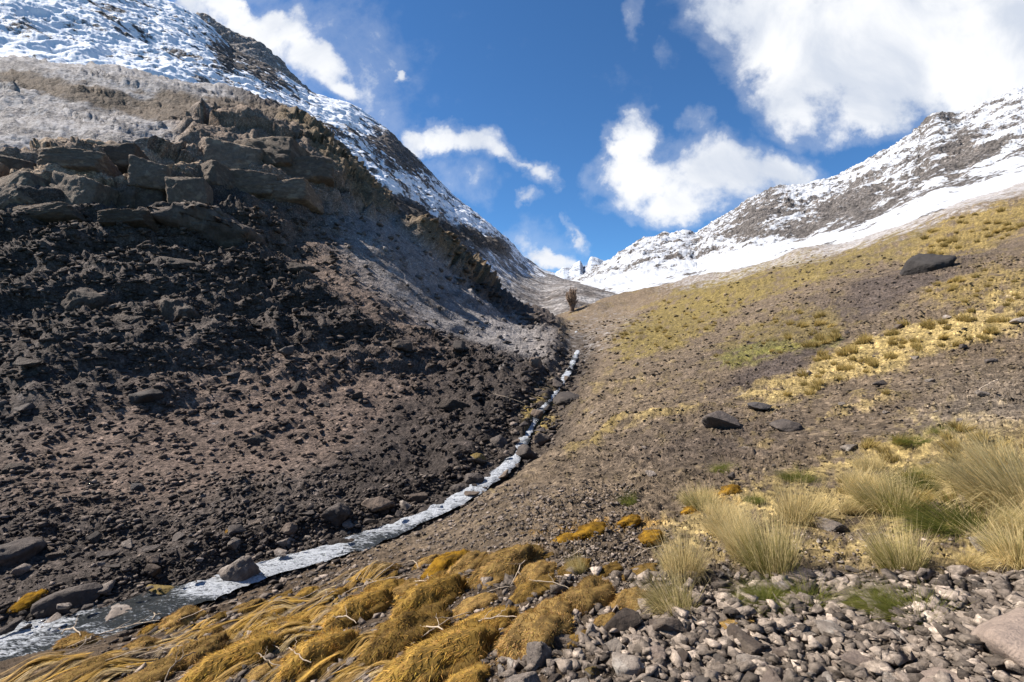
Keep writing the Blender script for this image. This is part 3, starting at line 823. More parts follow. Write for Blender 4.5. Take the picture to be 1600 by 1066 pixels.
# ------------------------------------------------------------------ stream
def build_stream():
    n = 420; m = 26
    tt = np.linspace(0, len(SX) - 1.02, n)
    # sample evenly in log distance
    i = np.arange(len(SX))
    x = np.interp(tt, i, SX); yv = np.interp(tt, i, SY); z = np.interp(tt, i, SZ)
    ker = np.ones(15) / 15
    def sm(a): return np.convolve(np.pad(a, 7, mode='edge'), ker, 'valid')
    x, yv, z = sm(x), sm(yv), sm(z)
    wd = np.interp(yv, [7, 8.2, 9.5, 10.3, 11.8, 13.3, 16, 22, 40, 75], [1.9, 1.7, 0.95, 0.8, 0.85, 0.62, 0.5, 0.42, 0.42, 0.42])
    lg = np.log(yv) * 9.0
    wd = wd * 1.05 * (1 + 0.5 * fbm(lg, lg * 0, lg * 0 + 3.3, 0.9, 3))
    tx, ty = np.gradient(x), np.gradient(yv); L = np.hypot(tx, ty); nx, ny = -ty / L, tx / L
    c = np.linspace(-1, 1, m)
    edge = 0.5 * fbm(lg, lg * 0, lg * 0 + 7.7, 2.4, 4, 0.6); edge2 = 0.5 * fbm(lg, lg * 0 + 5.0, lg * 0 + 1.7, 2.4, 4, 0.6)
    cw = c[None] * (1 + np.where(c[None] > 0, edge[:, None], edge2[:, None]))
    Xw = x[:, None] + nx[:, None] * wd[:, None] * 0.5 * cw; Yw = yv[:, None] + ny[:, None] * wd[:, None] * 0.5 * cw
    rip = fbm(Xw * 1.0, Yw * 1.0, 0 * Xw, 2.2, 4, 0.6) * 0.07
    Zw = z[:, None] - 0.10 + rip - 0.06 * np.abs(c)[None] ** 3
    # keep the water just above the bed where stones stand in it only now and then
    V = np.stack([Xw, Yw, Zw], -1)
    me = mesh_from_arrays("stream", V.reshape(-1, 3), grid_quads(n, m))
    foam = 0.60 + 1.2 * fbm(Xw, Yw, Zw, 0.5, 3) - 0.25 * np.abs(c)[None] ** 2
    foam = foam + 0.25 * np.exp(-((yv - 16.3) / 0.7) ** 2)[:, None] + 0.15 * smooth(yv, 17.5, 20)[:, None] - 0.35 * smooth(yv, 30, 40)[:, None]
    foam = np.clip(foam, 0.15, 0.60)
    set_colour(me, np.repeat(foam.reshape(-1, 1), 3, 1))
    tag(link("stream", me, water_material()), "foaming white stream tumbling down the valley", "stream", kind="structure")
build_stream()

# ------------------------------------------------------------------ stones
import bmesh
rng = np.random.default_rng(21)
random.seed(5)
def ico(sub):
    bm = bmesh.new(); bmesh.ops.create_icosphere(bm, subdivisions=sub, radius=1.0)
    v = np.array([p.co[:] for p in bm.verts], np.float64); f = np.array([[q.index for q in p.verts] for p in bm.faces])
    bm.free()
    return v / np.linalg.norm(v, axis=1, keepdims=True), f
ICO = {s: ico(s) for s in (2, 3, 4, 5)}
def hull(seed, pts=10, squash=(1, 0.75, 0.5)):
    """angular chip: the hull of a few scattered points"""
    r = np.random.default_rng(seed)
    p = r.normal(size=(pts, 3)); p /= np.linalg.norm(p, axis=1, keepdims=True); p *= r.uniform(0.8, 1.1, (pts, 1))
    bm = bmesh.new()
    for c in p * np.array(squash): bm.verts.new(c)
    bmesh.ops.convex_hull(bm, input=bm.verts)
    for v_ in [v_ for v_ in bm.verts if not v_.link_faces]: bm.verts.remove(v_)
    bmesh.ops.triangulate(bm, faces=bm.faces)
    return bm
def chip(seed, pts=10, squash=(1, 0.75, 0.5)):
    bm = hull(seed, pts, squash); bm.verts.index_update()
    v = np.array([q.co[:] for q in bm.verts]); f = np.array([[w_.index for w_ in q.verts] for q in bm.faces]); bm.free()
    return v, f
def stone_shape(sub, seed, planes=12, rough=0.05, squash=(1, 0.8, 0.6), soft=0.0):
    bm = hull(seed, planes + 4, squash)
    bmesh.ops.dissolve_limit(bm, angle_limit=R(14), verts=bm.verts, edges=bm.edges)
    bmesh.ops.bevel(bm, geom=bm.edges[:], offset=0.05 + 0.25 * soft, segments=2 if soft > 0.12 else 1, affect='EDGES', profile=0.6)
    bmesh.ops.triangulate(bm, faces=bm.faces)
    for _ in range(sub):
        edges = [e for e in bm.edges if e.calc_length() > 0.09 * (2 if sub < 4 else 1)]
        if not edges: break
        bmesh.ops.subdivide_edges(bm, edges=edges, cuts=1)
        bmesh.ops.triangulate(bm, faces=bm.faces)
    bm.verts.index_update()
    p = np.array([q.co[:] for q in bm.verts]); f = np.array([[w_.index for w_ in q.verts] for q in bm.faces]); bm.free()
    L = np.linalg.norm(p / np.array(squash), axis=1, keepdims=True)
    p = p * np.minimum(1, 1.08 / np.maximum(L, 1e-6))
    x, y_, z_ = (p[:, i] + seed * 3.1 for i in range(3))
    k_ = 1 + rough * 1.6 * fbm(x, y_, z_, 1.7, 3, 0.55) + rough * 1.1 * fbm(x, y_, z_, 5.0, 4, 0.6)
    return p * k_[:, None], f
def stone_mesh(name, sub, seed, **kw):
    p, f = stone_shape(sub, seed, **kw)
    return mesh_from_arrays(name, p, f, False)
PROTO = [stone_mesh("stone", 4, s, planes=4 + s % 5, rough=0.07, squash=(1, 0.62 + 0.25 * ((s * 7) % 5) / 5, 0.36 + 0.3 * ((s * 3) % 5) / 5)) for s in range(1, 15)]
_mat_mesh = {}
def proto_with(i, mat):
    kx = (i, mat.name)
    if kx not in _mat_mesh:
        me = PROTO[i].copy(); me.materials.clear(); me.materials.append(mat); _mat_mesh[kx] = me
    return _mat_mesh[kx]

TAKEN = []
def stone(px, py, w, mat, label, cat="stone", name="stone", group=None, proto=None, yaw=None, hf=1.0, sink=0.25, tilt=0.25, own=None, lift=0.0):
    """a stone whose middle is seen at (px, py), w photograph pixels wide"""
    p, i, j = at(px, py + w * 0.12)
    dist = p[1]
    s = 0.5 * w * dist / 800
    me = own if own is not None else proto_with(proto if proto is not None else random.randrange(len(PROTO)), mat)
    o = bpy.data.objects.new(name, me); C.objects.link(o)
    if own is not None and not me.materials: me.materials.append(mat)
    nrm = (normal_at(i, j) * 0.7 + Vector((0, 0, 1))).normalized()
    q = nrm.to_track_quat('Z', 'Y').to_matrix() @ Matrix.Rotation(yaw if yaw is not None else random.uniform(0, 6.28), 3, 'Z') @ Matrix.Rotation(random.uniform(-tilt, tilt), 3, 'X')
    o.rotation_euler = q.to_euler()
    o.scale = (s, s, s * hf)
    o.location = p + nrm * s * hf * (0.5 - sink - 0.1) + Vector((0, 0, lift))
    tag(o, label, cat, group)
    TAKEN.append((px, py, w))
    return o

HERO = [  # px, py, width, material, height factor, label, category, prototype shape (seed, planes, squash, soft)
    (1640, 1000, 260, M_SLAB, 1.15, "large smooth tan slab at the right edge of the rubble, biggest stone nearby", "slab", (101, 6, (1, .8, .5), .03)),
    (1480, 1062, 170, M_SLAB, 0.45, "broad cracked grey-tan ledge of rock at the bottom right below the big slab", "rock ledge", (102, 14, (1, .7, .45), .05)),
    (1212, 1058, 80, M_SLAB, 0.6, "flat mauve-grey stone at the bottom edge among small rubble", "stone", (103, 9, (1, .7, .5), .1)),
    (1025, 1022, 56, M_SLAB, 0.8, "flat-faced brownish stone in the middle of the rubble below the moss", "stone", (104, 8, (1, .8, .6), .05)),
    (838, 1028, 66, M_GREY, 1.0, "rough pitted grey stone under the overhanging moss cushion", "stone", (105, 13, (1, .8, .8), .1)),
    (922, 992, 42, M_PALE, 1.1, "pale upright stone beside the last golden moss cushions", "stone", (106, 9, (1, .7, .8), .05)),
    (1290, 818, 74, M_GREY, 0.85, "dark oval boulder sitting against the big blond grass tussock", "boulder", (107, 10, (1, .75, .55), .35)),
    (1245, 892, 80, M_SLAB, 0.5, "flat beige stone half buried behind the low green grass", "stone", (108, 9, (1, .7, .5), .1)),
    (1222, 918, 42, M_GREY, 0.8, "small grey stone in front of the flat beige one", "stone", (109, 9, (1, .7, .6), .1)),
    (1450, 412, 92, M_BLACK, 0.95, "smooth near-black boulder standing alone high on the right slope", "boulder", (144, 10, (1, .7, .6), .03)),
    (1130, 658, 80, M_DARK, 0.9, "dark humped boulder in the middle of the right slope", "boulder", (111, 11, (1, .8, .6), .15)),
    (1188, 632, 52, M_BLACK, 0.6, "black flat-topped boulder just above the dark humped one", "boulder", (112, 9, (1, .8, .5), .1)),
    (1226, 662, 62, M_DARK, 0.7, "cracked dark rock to the right of the humped boulder", "boulder", (113, 14, (1, .8, .6), .05)),
    (1326, 697, 44, M_PALE, 0.7, "pale tilted stone lying on the brown scree above the tussocks", "stone", (114, 9, (1, .6, .45), .05)),
    (1588, 497, 56, M_PALE, 0.6, "whitish flat slab on the grassy bank at the right edge", "slab", (115, 9, (1, .6, .4), .05)),
    (1542, 845, 70, M_PALE, 0.8, "pale rounded rock tucked between the dry tussocks at the right", "stone", (116, 10, (1, .7, .6), .25)),
    (375, 900, 84, M_GREY, 1.35, "leaning grey boulder standing at the edge of the white water", "boulder", (117, 9, (1, .7, .9), .1)),
    (882, 622, 66, M_DARK, 0.85, "rounded black boulder with a pale rim beside the upper stream", "boulder", (118, 10, (1, .8, .6), .3)),
    (30, 858, 90, M_DARK, 0.8, "dark slab-sided boulder on the far bank at the left edge", "boulder", (119, 11, (1, .7, .6), .1)),
    (105, 932, 105, M_DARK, 0.8, "long dark boulder above the white water at lower left", "boulder", (120, 12, (1, .6, .5), .15)),
    (165, 924, 44, M_GREY, 0.9, "small rounded stone beside the long dark boulder", "stone", (121, 10, (1, .7, .6), .2)),
    (182, 952, 76, M_GREY, 0.6, "flat speckled boulder at the edge of the white water", "boulder", (122, 11, (1, .75, .5), .2)),
    (245, 922, 66, M_MOSSROCK, 0.7, "moss-topped boulder where the stream bends at lower left", "boulder", (123, 11, (1, .7, .6), .2)),
    (522, 802, 56, M_DARK, 1.0, "blocky dark boulder on the far bank above the foaming bend", "boulder", (124, 11, (1, .8, .7), .05)),
    (592, 786, 58, M_BROWN, 0.8, "brown wedge-shaped boulder on the far bank below the dark bluff", "boulder", (125, 10, (1, .8, .6), .05)),
    (450, 825, 34, M_BROWN, 1.0, "single pointed brown stone on the bank left of the blocky boulder", "stone", (126, 8, (1, .8, .7), .1)),
    (738, 748, 44, M_DARK, 0.9, "rounded dark stone left of the little waterfall", "stone", (127, 11, (1, .8, .7), .3)),
    (716, 762, 40, M_DARK, 0.9, "lower dark stone at the foot of the little waterfall", "stone", (128, 11, (1, .8, .7), .25)),
    (818, 708, 56, M_DARK, 0.9, "black boulder forming the right side of the little waterfall", "boulder", (129, 10, (1, .8, .7), .25)),
    (778, 690, 44, M_DARK, 0.9, "black boulder forming the left side of the little waterfall", "boulder", (130, 11, (1, .8, .7), .25)),
    (742, 718, 40, M_MOSSROCK, 0.8, "yellow mossy stone on the bank above the little waterfall", "stone", (131, 11, (1, .8, .7), .2)),
    (348, 338, 190, M_BROWN, 0.7, "great layered brown rock mound under the left crest", "outcrop", (132, 16, (1, .8, .45), .25)),
    (198, 494, 76, M_BROWN, 0.8, "brown lens-shaped rock in the dark left slope, below the paler one", "rock", (133, 12, (1, .7, .5), .2)),
    (272, 474, 92, M_DARK, 0.8, "wide dark rock jutting from the middle of the left slope", "rock", (134, 12, (1, .7, .5), .15)),
    (138, 455, 100, M_BROWN, 0.7, "leaning brown rock wedge on the left slope under the cliff", "rock", (135, 11, (1, .6, .45), .1)),
    (262, 398, 110, M_BROWN, 0.5, "long flat-topped rock shelf below the brown mound", "rock", (136, 13, (1, .6, .4), .15)),
    (30, 722, 70, M_DARK, 0.7, "dark rock near the left edge over the smooth scree", "rock", (137, 11, (1, .7, .5), .15)),
    (500, 730, 62, M_DARK, 0.7, "dark rock on the lower scree right of its middle", "rock", (138, 11, (1, .7, .5), .15)),
    (620, 538, 46, M_BROWN, 0.8, "rounded brown boulder in the rubble left of the gully", "boulder", (139, 12, (1, .8, .6), .3)),
    (838, 568, 30, M_BROWN, 1.0, "pale-edged block in the gully below the spur", "boulder", (140, 9, (1, .8, .7), .05)),
    (466, 410, 64, M_DARK, 0.5, "low dark rock on the left slope right of the rock shelf", "rock", (141, 11, (1, .7, .45), .15)),
    (212, 762, 26, M_BLACK, 0.9, "small black stone alone on the smooth lower scree", "stone", (142, 9, (1, .8, .7), .2)),
    (925, 1046, 40, M_MOSSROCK, 0.9, "small stone with a golden moss cap at the bottom of the rubble", "stone", (143, 10, (1, .8, .8), .3)),
]
for (px, py, w, mat, hf, label, cat, (seed, planes, sq, soft)) in HERO:
    big = w > 150
    me = stone_mesh(cat.replace(" ", "_"), 5 if w > 60 else 4, seed, planes=planes, squash=sq, soft=soft, rough=0.035 if cat == 'slab' else (0.2 if cat in ('rock', 'outcrop') else 0.09))
    deep = cat in ('rock', 'outcrop')
    if deep: mat = M_OUTCROP
    o = stone(px, py, w, mat, label, cat, name=cat.replace(" ", "_"), own=me, hf=hf * (1.5 if deep else 1), yaw=R(random.uniform(-25, 25)), tilt=0.12, sink=0.55 if deep else (0.42 if w > 120 else 0.26))

def scatter(n, poly, wmin, wmax, mats, label, group, name="stone", power=1.9, gap=0.40, hf=(0.7, 1.1), lift=0.0):
    xs = [p[0] for p in poly]; ys = [p[1] for p in poly]
    done = tries = stuck = 0
    sizes = sorted([wmin + (wmax - wmin) * random.random() ** power for _ in range(n)], reverse=True)
    while done < n and tries < n * 500:
        tries += 1
        px, py = random.uniform(min(xs), max(xs)), random.uniform(min(ys), max(ys))
        inside = False
        for a in range(len(poly)):
            x1, y1 = poly[a]; x2, y2 = poly[a - 1]
            if (y1 > py) != (y2 > py) and px < (x2 - x1) * (py - y1) / (y2 - y1) + x1: inside = not inside
        if not inside: continue
        w = sizes[done]
        if any(math.hypot(px - a, (py - b) * 1.6) < gap * (w + c) for a, b, c in TAKEN):
            stuck += 1
            if stuck > 25: sizes[done:] = sorted([max(wmin, q * 0.9) for q in sizes[done:]], reverse=True); stuck = 0
            continue
        stuck = 0
        stone(px, py, w, random.choice(mats), label, "stone", name, group, hf=random.uniform(*hf), sink=random.uniform(0.1, 0.3), tilt=0.5, lift=lift)
        done += 1
scatter(65, [(775, 1066), (790, 1015), (890, 985), (985, 960), (1090, 985), (1090, 1075), (775, 1075)], 24, 90, [M_PALE, M_GREY, M_GREY, M_PALE, M_BROWN],
        "loose angular stone in the jumbled rubble right below the golden moss cushions", "rubble stones below the moss")
scatter(52, [(1085, 985), (1180, 965), (1400, 985), (1510, 1010), (1420, 1075), (1085, 1075)], 22, 92, [M_PALE, M_GREY, M_PALE, M_SLAB, M_BROWN],
        "loose grey-tan stone in the rubble left of the cracked ledge", "rubble stones beside the ledge")
scatter(18, [(1400, 905), (1600, 890), (1600, 920), (1500, 935), (1410, 925)], 12, 34, [M_PALE, M_GREY, M_PALE],
        "pale stone in the stony strip above the big tan slab", "stones above the slab")
scatter(20, [(1150, 870), (1300, 835), (1370, 890), (1330, 930), (1200, 925), (1100, 905)], 10, 30, [M_PALE, M_GREY, M_PALE],
        "pale stone on bare ground between the grass tussocks", "stones between the tussocks")
scatter(34, [(0, 905), (0, 850), (200, 830), (420, 800), (640, 770), (690, 770), (560, 825), (400, 860), (250, 895), (120, 910)], 16, 46, [M_DARK, M_DARK, M_BROWN, M_GREY],
        "dark stone on the far bank of the lower stream", "stones on the far bank", gap=0.38)
scatter(26, [(740, 765), (760, 735), (860, 610), (900, 560), (915, 570), (880, 640), (830, 730), (700, 800)], 12, 40, [M_DARK, M_BROWN],
        "dark stone in the bed of the upper stream", "stones in the upper stream bed", gap=0.34, lift=0.1)

scatter(34, [(0, 1010), (0, 985), (300, 908), (560, 830), (700, 777), (760, 747), (765, 752), (700, 788), (560, 842), (400, 888), (300, 925), (140, 968)], 9, 34, [M_DARK, M_GREY, M_DARK],
        "wet dark stone standing in the white water", "stones in the white water", gap=0.3, hf=(0.6, 0.9), lift=0.17)

scatter(30, [(980, 700), (1150, 600), (1400, 480), (1600, 440), (1600, 640), (1300, 700), (1050, 790)], 9, 30, [M_DARK, M_BROWN, M_GREY],
        "small stone lying loose on the brown scree of the right slope", "stones on the right slope", gap=1.2)

scatter(30, [(0, 420), (300, 400), (620, 520), (820, 560), (720, 700), (500, 700), (0, 660)], 18, 70, [M_OUTCROP, M_DARK, M_OUTCROP],
        "dark angular stone sticking out of the shadowed left slope", "stones on the left slope", gap=1.0)

# ------------------------------------------------------------------ the jointed cliff: one thing, every block a part
def block_mesh(seed):
    r = np.random.default_rng(seed)
    bm = bmesh.new()
    for sx in (-1, 1):
        for sy in (-1, 1):
            for sz in (-1, 1):
                bm.verts.new((sx * r.uniform(.72, 1.05), sy * r.uniform(.6, .9), sz * r.uniform(.68, 1.0)))
    for _ in range(3): bm.verts.new((r.uniform(-.9, .9), -r.uniform(.8, 1.05), r.uniform(-.8, .8)))
    bmesh.ops.convex_hull(bm, input=bm.verts)
    bmesh.ops.bevel(bm, geom=bm.edges[:], offset=0.03, segments=1, affect='EDGES')
    bmesh.ops.triangulate(bm, faces=bm.faces)
    for _ in range(4):
        bmesh.ops.subdivide_edges(bm, edges=[e for e in bm.edges if e.calc_length() > 0.12], cuts=1)
        bmesh.ops.triangulate(bm, faces=bm.faces)
    bm.verts.index_update()
    p = np.array([q.co[:] for q in bm.verts]); f = np.array([[w_.index for w_ in q.verts] for q in bm.faces]); bm.free()
    x, y_, z_ = (p[:, i] + seed * 2.3 for i in range(3))
    p = p * (1 + 0.05 * fbm(x, y_, z_, 1.4, 3) + 0.09 * fbm(x, y_, z_, 4.0, 4, 0.62))[:, None]
    me = mesh_from_arrays("block", p, f, False); me.materials.append(M_CLIFF)
    return me
BLOCKS = [block_mesh(s) for s in range(401, 409)]
def cliff_thing(label, blocks):
    root = bpy.data.objects.new("cliff", None); C.objects.link(root)
    root.location = at(blocks[0][0], blocks[0][1])[0]
    tag(root, label, "cliff")
    for n_, (px, py, w, h_) in enumerate(blocks):
        p, i, j = at(px, py + h_ * 0.1)
        s = p[1] / 800
        o = bpy.data.objects.new("block", BLOCKS[(n_ * 3) % 8]); C.objects.link(o)
        o.parent = root
        o.location = p + Vector((0, 0.36 * w * s, 0)) - root.location
        o.scale = (0.54 * w * s, 0.5 * w * s, 0.54 * h_ * s)
        o.rotation_euler = (R(random.uniform(-22, -8)), R(random.uniform(-9, 9)), R(random.uniform(-14, 22)))
cliff_thing("jointed brown cliff band with dark upright cracks at the left edge", [
    (-30, 290, 80, 90), (30, 262, 70, 40), (50, 305, 84, 66), (118, 258, 90, 36), (120, 306, 70, 74), (185, 262, 70, 40), (180, 312, 62, 62), (236, 276, 60, 46), (232, 318, 56, 50), (282, 300, 56, 60), (80, 338, 90, 26), (190, 344, 70, 24)])
cliff_thing("domed brown rock buttress on the crest, right of the cliff band", [
    (350, 258, 84, 70), (420, 250, 110, 66), (300, 275, 60, 50), (380, 292, 90, 44), (470, 272, 80, 50), (440, 305, 90, 34)])
# ------------------------------------------------------------------ gravel: the countless small stones
CHIPS = [chip(300 + s, 6 + s % 4, (1, 0.55 + 0.3 * ((s * 7) % 5) / 5, 0.3 + 0.3 * ((s * 3) % 4) / 4)) for s in range(24)]
def heap(name, label, cat, zones, seed, material, dmax=200, skip_stream=0.32, local=0.0):
    """a spread of countless small angular stones as one object; zones: px range, py range, how many, size range in photograph pixels, two tones, brightness"""
    r = np.random.default_rng(seed)
    V, F, K = [], [], []
    nv = 0
    for (xr, yr, n, lo, hi, ca, cb, dens) in zones:
        for _ in range(n):
            px, py = r.uniform(*xr), r.uniform(*yr)
            p, i, j = at(px, py)
            if SDist[i, j] < skip_stream or p[1] > dmax or r.random() > dens(i, j): continue
            s = 0.5 * (lo + (hi - lo) * r.random() ** 3.2) * p[1] / 800
            sv, sf = CHIPS[r.integers(len(CHIPS))]
            a, b = r.uniform(0, 6.28), r.uniform(-0.7, 0.7)
            Rm = np.array([[math.cos(a), -math.sin(a), 0], [math.sin(a), math.cos(a), 0], [0, 0, 1]]) @ np.array([[1, 0, 0], [0, math.cos(b), -math.sin(b)], [0, math.sin(b), math.cos(b)]])
            V.append((sv * s) @ Rm.T + np.array(p) + N0[i, j] * s * 0.15)
            F.append(sf + nv); nv += len(sv)
            t = r.random() ** 1.4
            c = (np.array(ca) * t + np.array(cb) * (1 - t)) * r.uniform(0.4, 1.35)
            if local: c = c * (1 - local) + col[i, j] / var[i, j] * (0.55 + 1.5 * t * r.random()) * local  # stones blend towards the ground colour, including the shade painted on the left
            K.append(np.repeat(c[None], len(sv), 0))
    me = mesh_from_arrays(name, np.concatenate(V), np.concatenate(F), False)
    set_colour(me, np.concatenate(K))
    tag(link(name, me, material), label, cat, kind="stuff")
one = lambda i, j: 1.0
PALE_T, GREY_T = (0.37, 0.30, 0.24), (0.13, 0.105, 0.086)
heap("gravel", "fine angular gravel strewn over the near ground", "gravel", [
    ([760, 2150], [900, 1078], 12500, 4, 48, PALE_T, GREY_T, lambda i, j: (0.25 + 0.75 * stony[i, j]) * (1.0 if n_mid[i, j] + n_rel[i, j] > -0.25 else 0.3)),
    ([860, 1620], [830, 960], 4500, 2.5, 13, PALE_T, GREY_T, lambda i, j: 0.75 * (1 - 0.6 * gcov[i, j])),
    ([400, 1000], [760, 960], 11000, 3, 14, (0.24, 0.195, 0.16), (0.10, 0.08, 0.066), lambda i, j: rightside[i, j] * (1 - 0.7 * mossy[i, j])),
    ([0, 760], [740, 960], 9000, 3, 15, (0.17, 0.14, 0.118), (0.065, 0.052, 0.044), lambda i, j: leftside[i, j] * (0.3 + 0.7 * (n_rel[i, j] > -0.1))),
    ([-20, 920], [560, 1040], 26000, 4, 20, (0.15, 0.122, 0.102), (0.05, 0.041, 0.036), lambda i, j: (0.32 < SDist[i, j] < 1.25) * 0.9),
    ([150, 960], [880, 1078], 2600, 7, 30, (0.26, 0.21, 0.17), (0.08, 0.065, 0.055), lambda i, j: mossy[i, j]),
], 88, ground_material("gravel_surface", 40.0, 12.0, 0.01, 0.03, contrast=0.6))
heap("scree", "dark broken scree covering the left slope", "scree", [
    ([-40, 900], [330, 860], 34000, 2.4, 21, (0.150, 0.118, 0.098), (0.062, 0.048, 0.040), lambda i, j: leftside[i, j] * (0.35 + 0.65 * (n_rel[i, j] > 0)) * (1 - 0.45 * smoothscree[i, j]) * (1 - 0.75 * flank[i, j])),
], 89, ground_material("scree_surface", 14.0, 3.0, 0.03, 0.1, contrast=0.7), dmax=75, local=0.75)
heap("scree", "brown loose scree scattered over the right slope", "scree", [
    ([850, 1640], [400, 900], 30000, 1.8, 11, (0.22, 0.172, 0.13), (0.075, 0.058, 0.046), lambda i, j: rightside[i, j] * (0.25 + 0.75 * (n_rel[i, j] > -0.05)) * (1 - 0.75 * gcov[i, j])),
], 90, ground_material("scree_surface", 14.0, 3.0, 0.03, 0.1, contrast=0.7), dmax=90, local=0.5)

# ------------------------------------------------------------------ blades: curved tapering strips
def strips(base, direction, length, droop, width, c0, c1, seg=4, side=None):
    """n blades at once; base/direction (n,3); droop bends the tip down"""
    n = len(base)
    t = np.linspace(0, 1, seg + 1)
    d = direction / (np.linalg.norm(direction, axis=1, keepdims=True) + 1e-9)
    if side is None:
        ang = rng.uniform(0, 2 * np.pi, n)
        side = np.stack([np.cos(ang), np.sin(ang), 0 * ang], 1)
    pts = base[:, None] + d[:, None] * (length[:, None] * t)[..., None]
    pts[..., 2] -= (droop * length)[:, None] * t ** 2
    w = (width[:, None] * (1 - t ** 1.5) * 0.5 + 0.0004)[..., None] * side[:, None]
    V = np.stack([pts - w, pts + w], 2).reshape(n, -1, 3)
    m = 2 * (seg + 1)
    q = np.array([[2 * s, 2 * s + 1, 2 * s + 3, 2 * s + 2] for s in range(seg)])
    F = (np.arange(n)[:, None, None] * m + q[None]).reshape(-1, 4)
    col = c0[:, None] * (1 - t)[None, :, None] + c1[:, None] * t[None, :, None]
    col = np.repeat(col, 2, 1)
    return V.reshape(-1, 3), F, col.reshape(-1, 3)

def join(parts):
    V, F, K, o = [], [], [], 0
    for v, f, c in parts:
        V.append(v); F.append(f + o); K.append(c); o += len(v)
    return np.concatenate(V), np.concatenate(F), np.concatenate(K)

def tussock_mesh(seed, n, green, blond, spread=0.45, upright=0.8, green_share=0.3, lean=(-0.15, 0.0), width=0.006):
    """a tuft one unit high, about one wide"""
    global rng
    rng = np.random.default_rng(seed)
    lean = (rng.normal(-0.22, 0.2), rng.normal(0, 0.2))
    a = rng.uniform(0, 2 * np.pi, n); r_ = 0.30 * np.sqrt(rng.random(n))
    base = np.stack([np.cos(a) * r_, np.sin(a) * r_, -0.06 + 0 * a], 1)
    out = spread * (0.25 + 0.75 * r_ / 0.3) * rng.uniform(0.4, 1.3, n)
    a2 = a + rng.normal(0, 0.5, n)
    dr = np.stack([np.cos(a2) * out + lean[0], np.sin(a2) * out + lean[1], upright * np.ones(n)], 1)
    ln = rng.uniform(0.45, 1.15, n) * (1.05 - 0.5 * r_ / 0.3 * rng.random(n))
    g = np.array(green) * rng.uniform(0.7, 1.25, (n, 1)); b = np.array(blond) * rng.uniform(0.7, 1.2, (n, 1))
    isg = rng.random(n) < green_share
    tip = np.where(isg[:, None], g * 1.15, b); root = np.where((rng.random(n) < 0.1 + green_share)[:, None], g, b * 0.75)
    ln = np.where(isg, ln * 0.72, ln)
    return join([strips(base, dr, ln, rng.uniform(0.05, 1.0, n) * rng.random(n) + 0.05, np.full(n, width) * rng.uniform(.6, 1.4, n), root, tip, 5)])

GREEN, BLOND, OLIVE = (0.15, 0.15, 0.035), (0.80, 0.64, 0.33), (0.34, 0.30, 0.09)
TUSSOCK = {
    'blond': [tussock_mesh(s, 1700, GREEN, BLOND, 0.5, 0.85, 0.2) for s in (1, 2, 3, 14, 15)],
    'mixed': [tussock_mesh(s, 1700, GREEN, BLOND, 0.6, 0.8, 0.5) for s in (4, 5, 6)],
    'green': [tussock_mesh(s, 1800, (0.10, 0.12, 0.03), OLIVE, 0.85, 0.65, 0.75) for s in (7, 8)],
    'low': [tussock_mesh(s, 1700, (0.13, 0.15, 0.035), OLIVE, 1.3, 0.5, 0.7) for s in (9, 10)],
    'small': [tussock_mesh(s, 220, (0.2, 0.17, 0.05), (0.52, 0.39, 0.15), 0.5, 0.8, 0.15, width=0.04) for s in (11, 12, 13)],
}
TMESH = {}
for kx, lst in TUSSOCK.items():
    TMESH[kx] = []
    for (v, f, c) in lst:
        me = mesh_from_arrays("grass_tussock", v, f, False); set_colour(me, c); me.materials.append(M_GRASS)
        TMESH[kx].append(me)
def tussock(px, py, w, hgt, kind, label, group=None, name="grass_tussock", cat="grass tussock"):
    """px, py: middle of its foot; w, hgt in photograph pixels"""
    p, i, j = at(px, py)
    s = p[1] / 800
    o = bpy.data.objects.new(name, random.choice(TMESH[kind])); C.objects.link(o)
    o.location = p
    o.scale = (w * s * 0.8, w * s * 0.8, hgt * s * 1.12)
    o.rotation_euler = (0, R(random.uniform(-6, 6)), random.uniform(-0.6, 0.6))
    tag(o, label, cat, group)
    return o
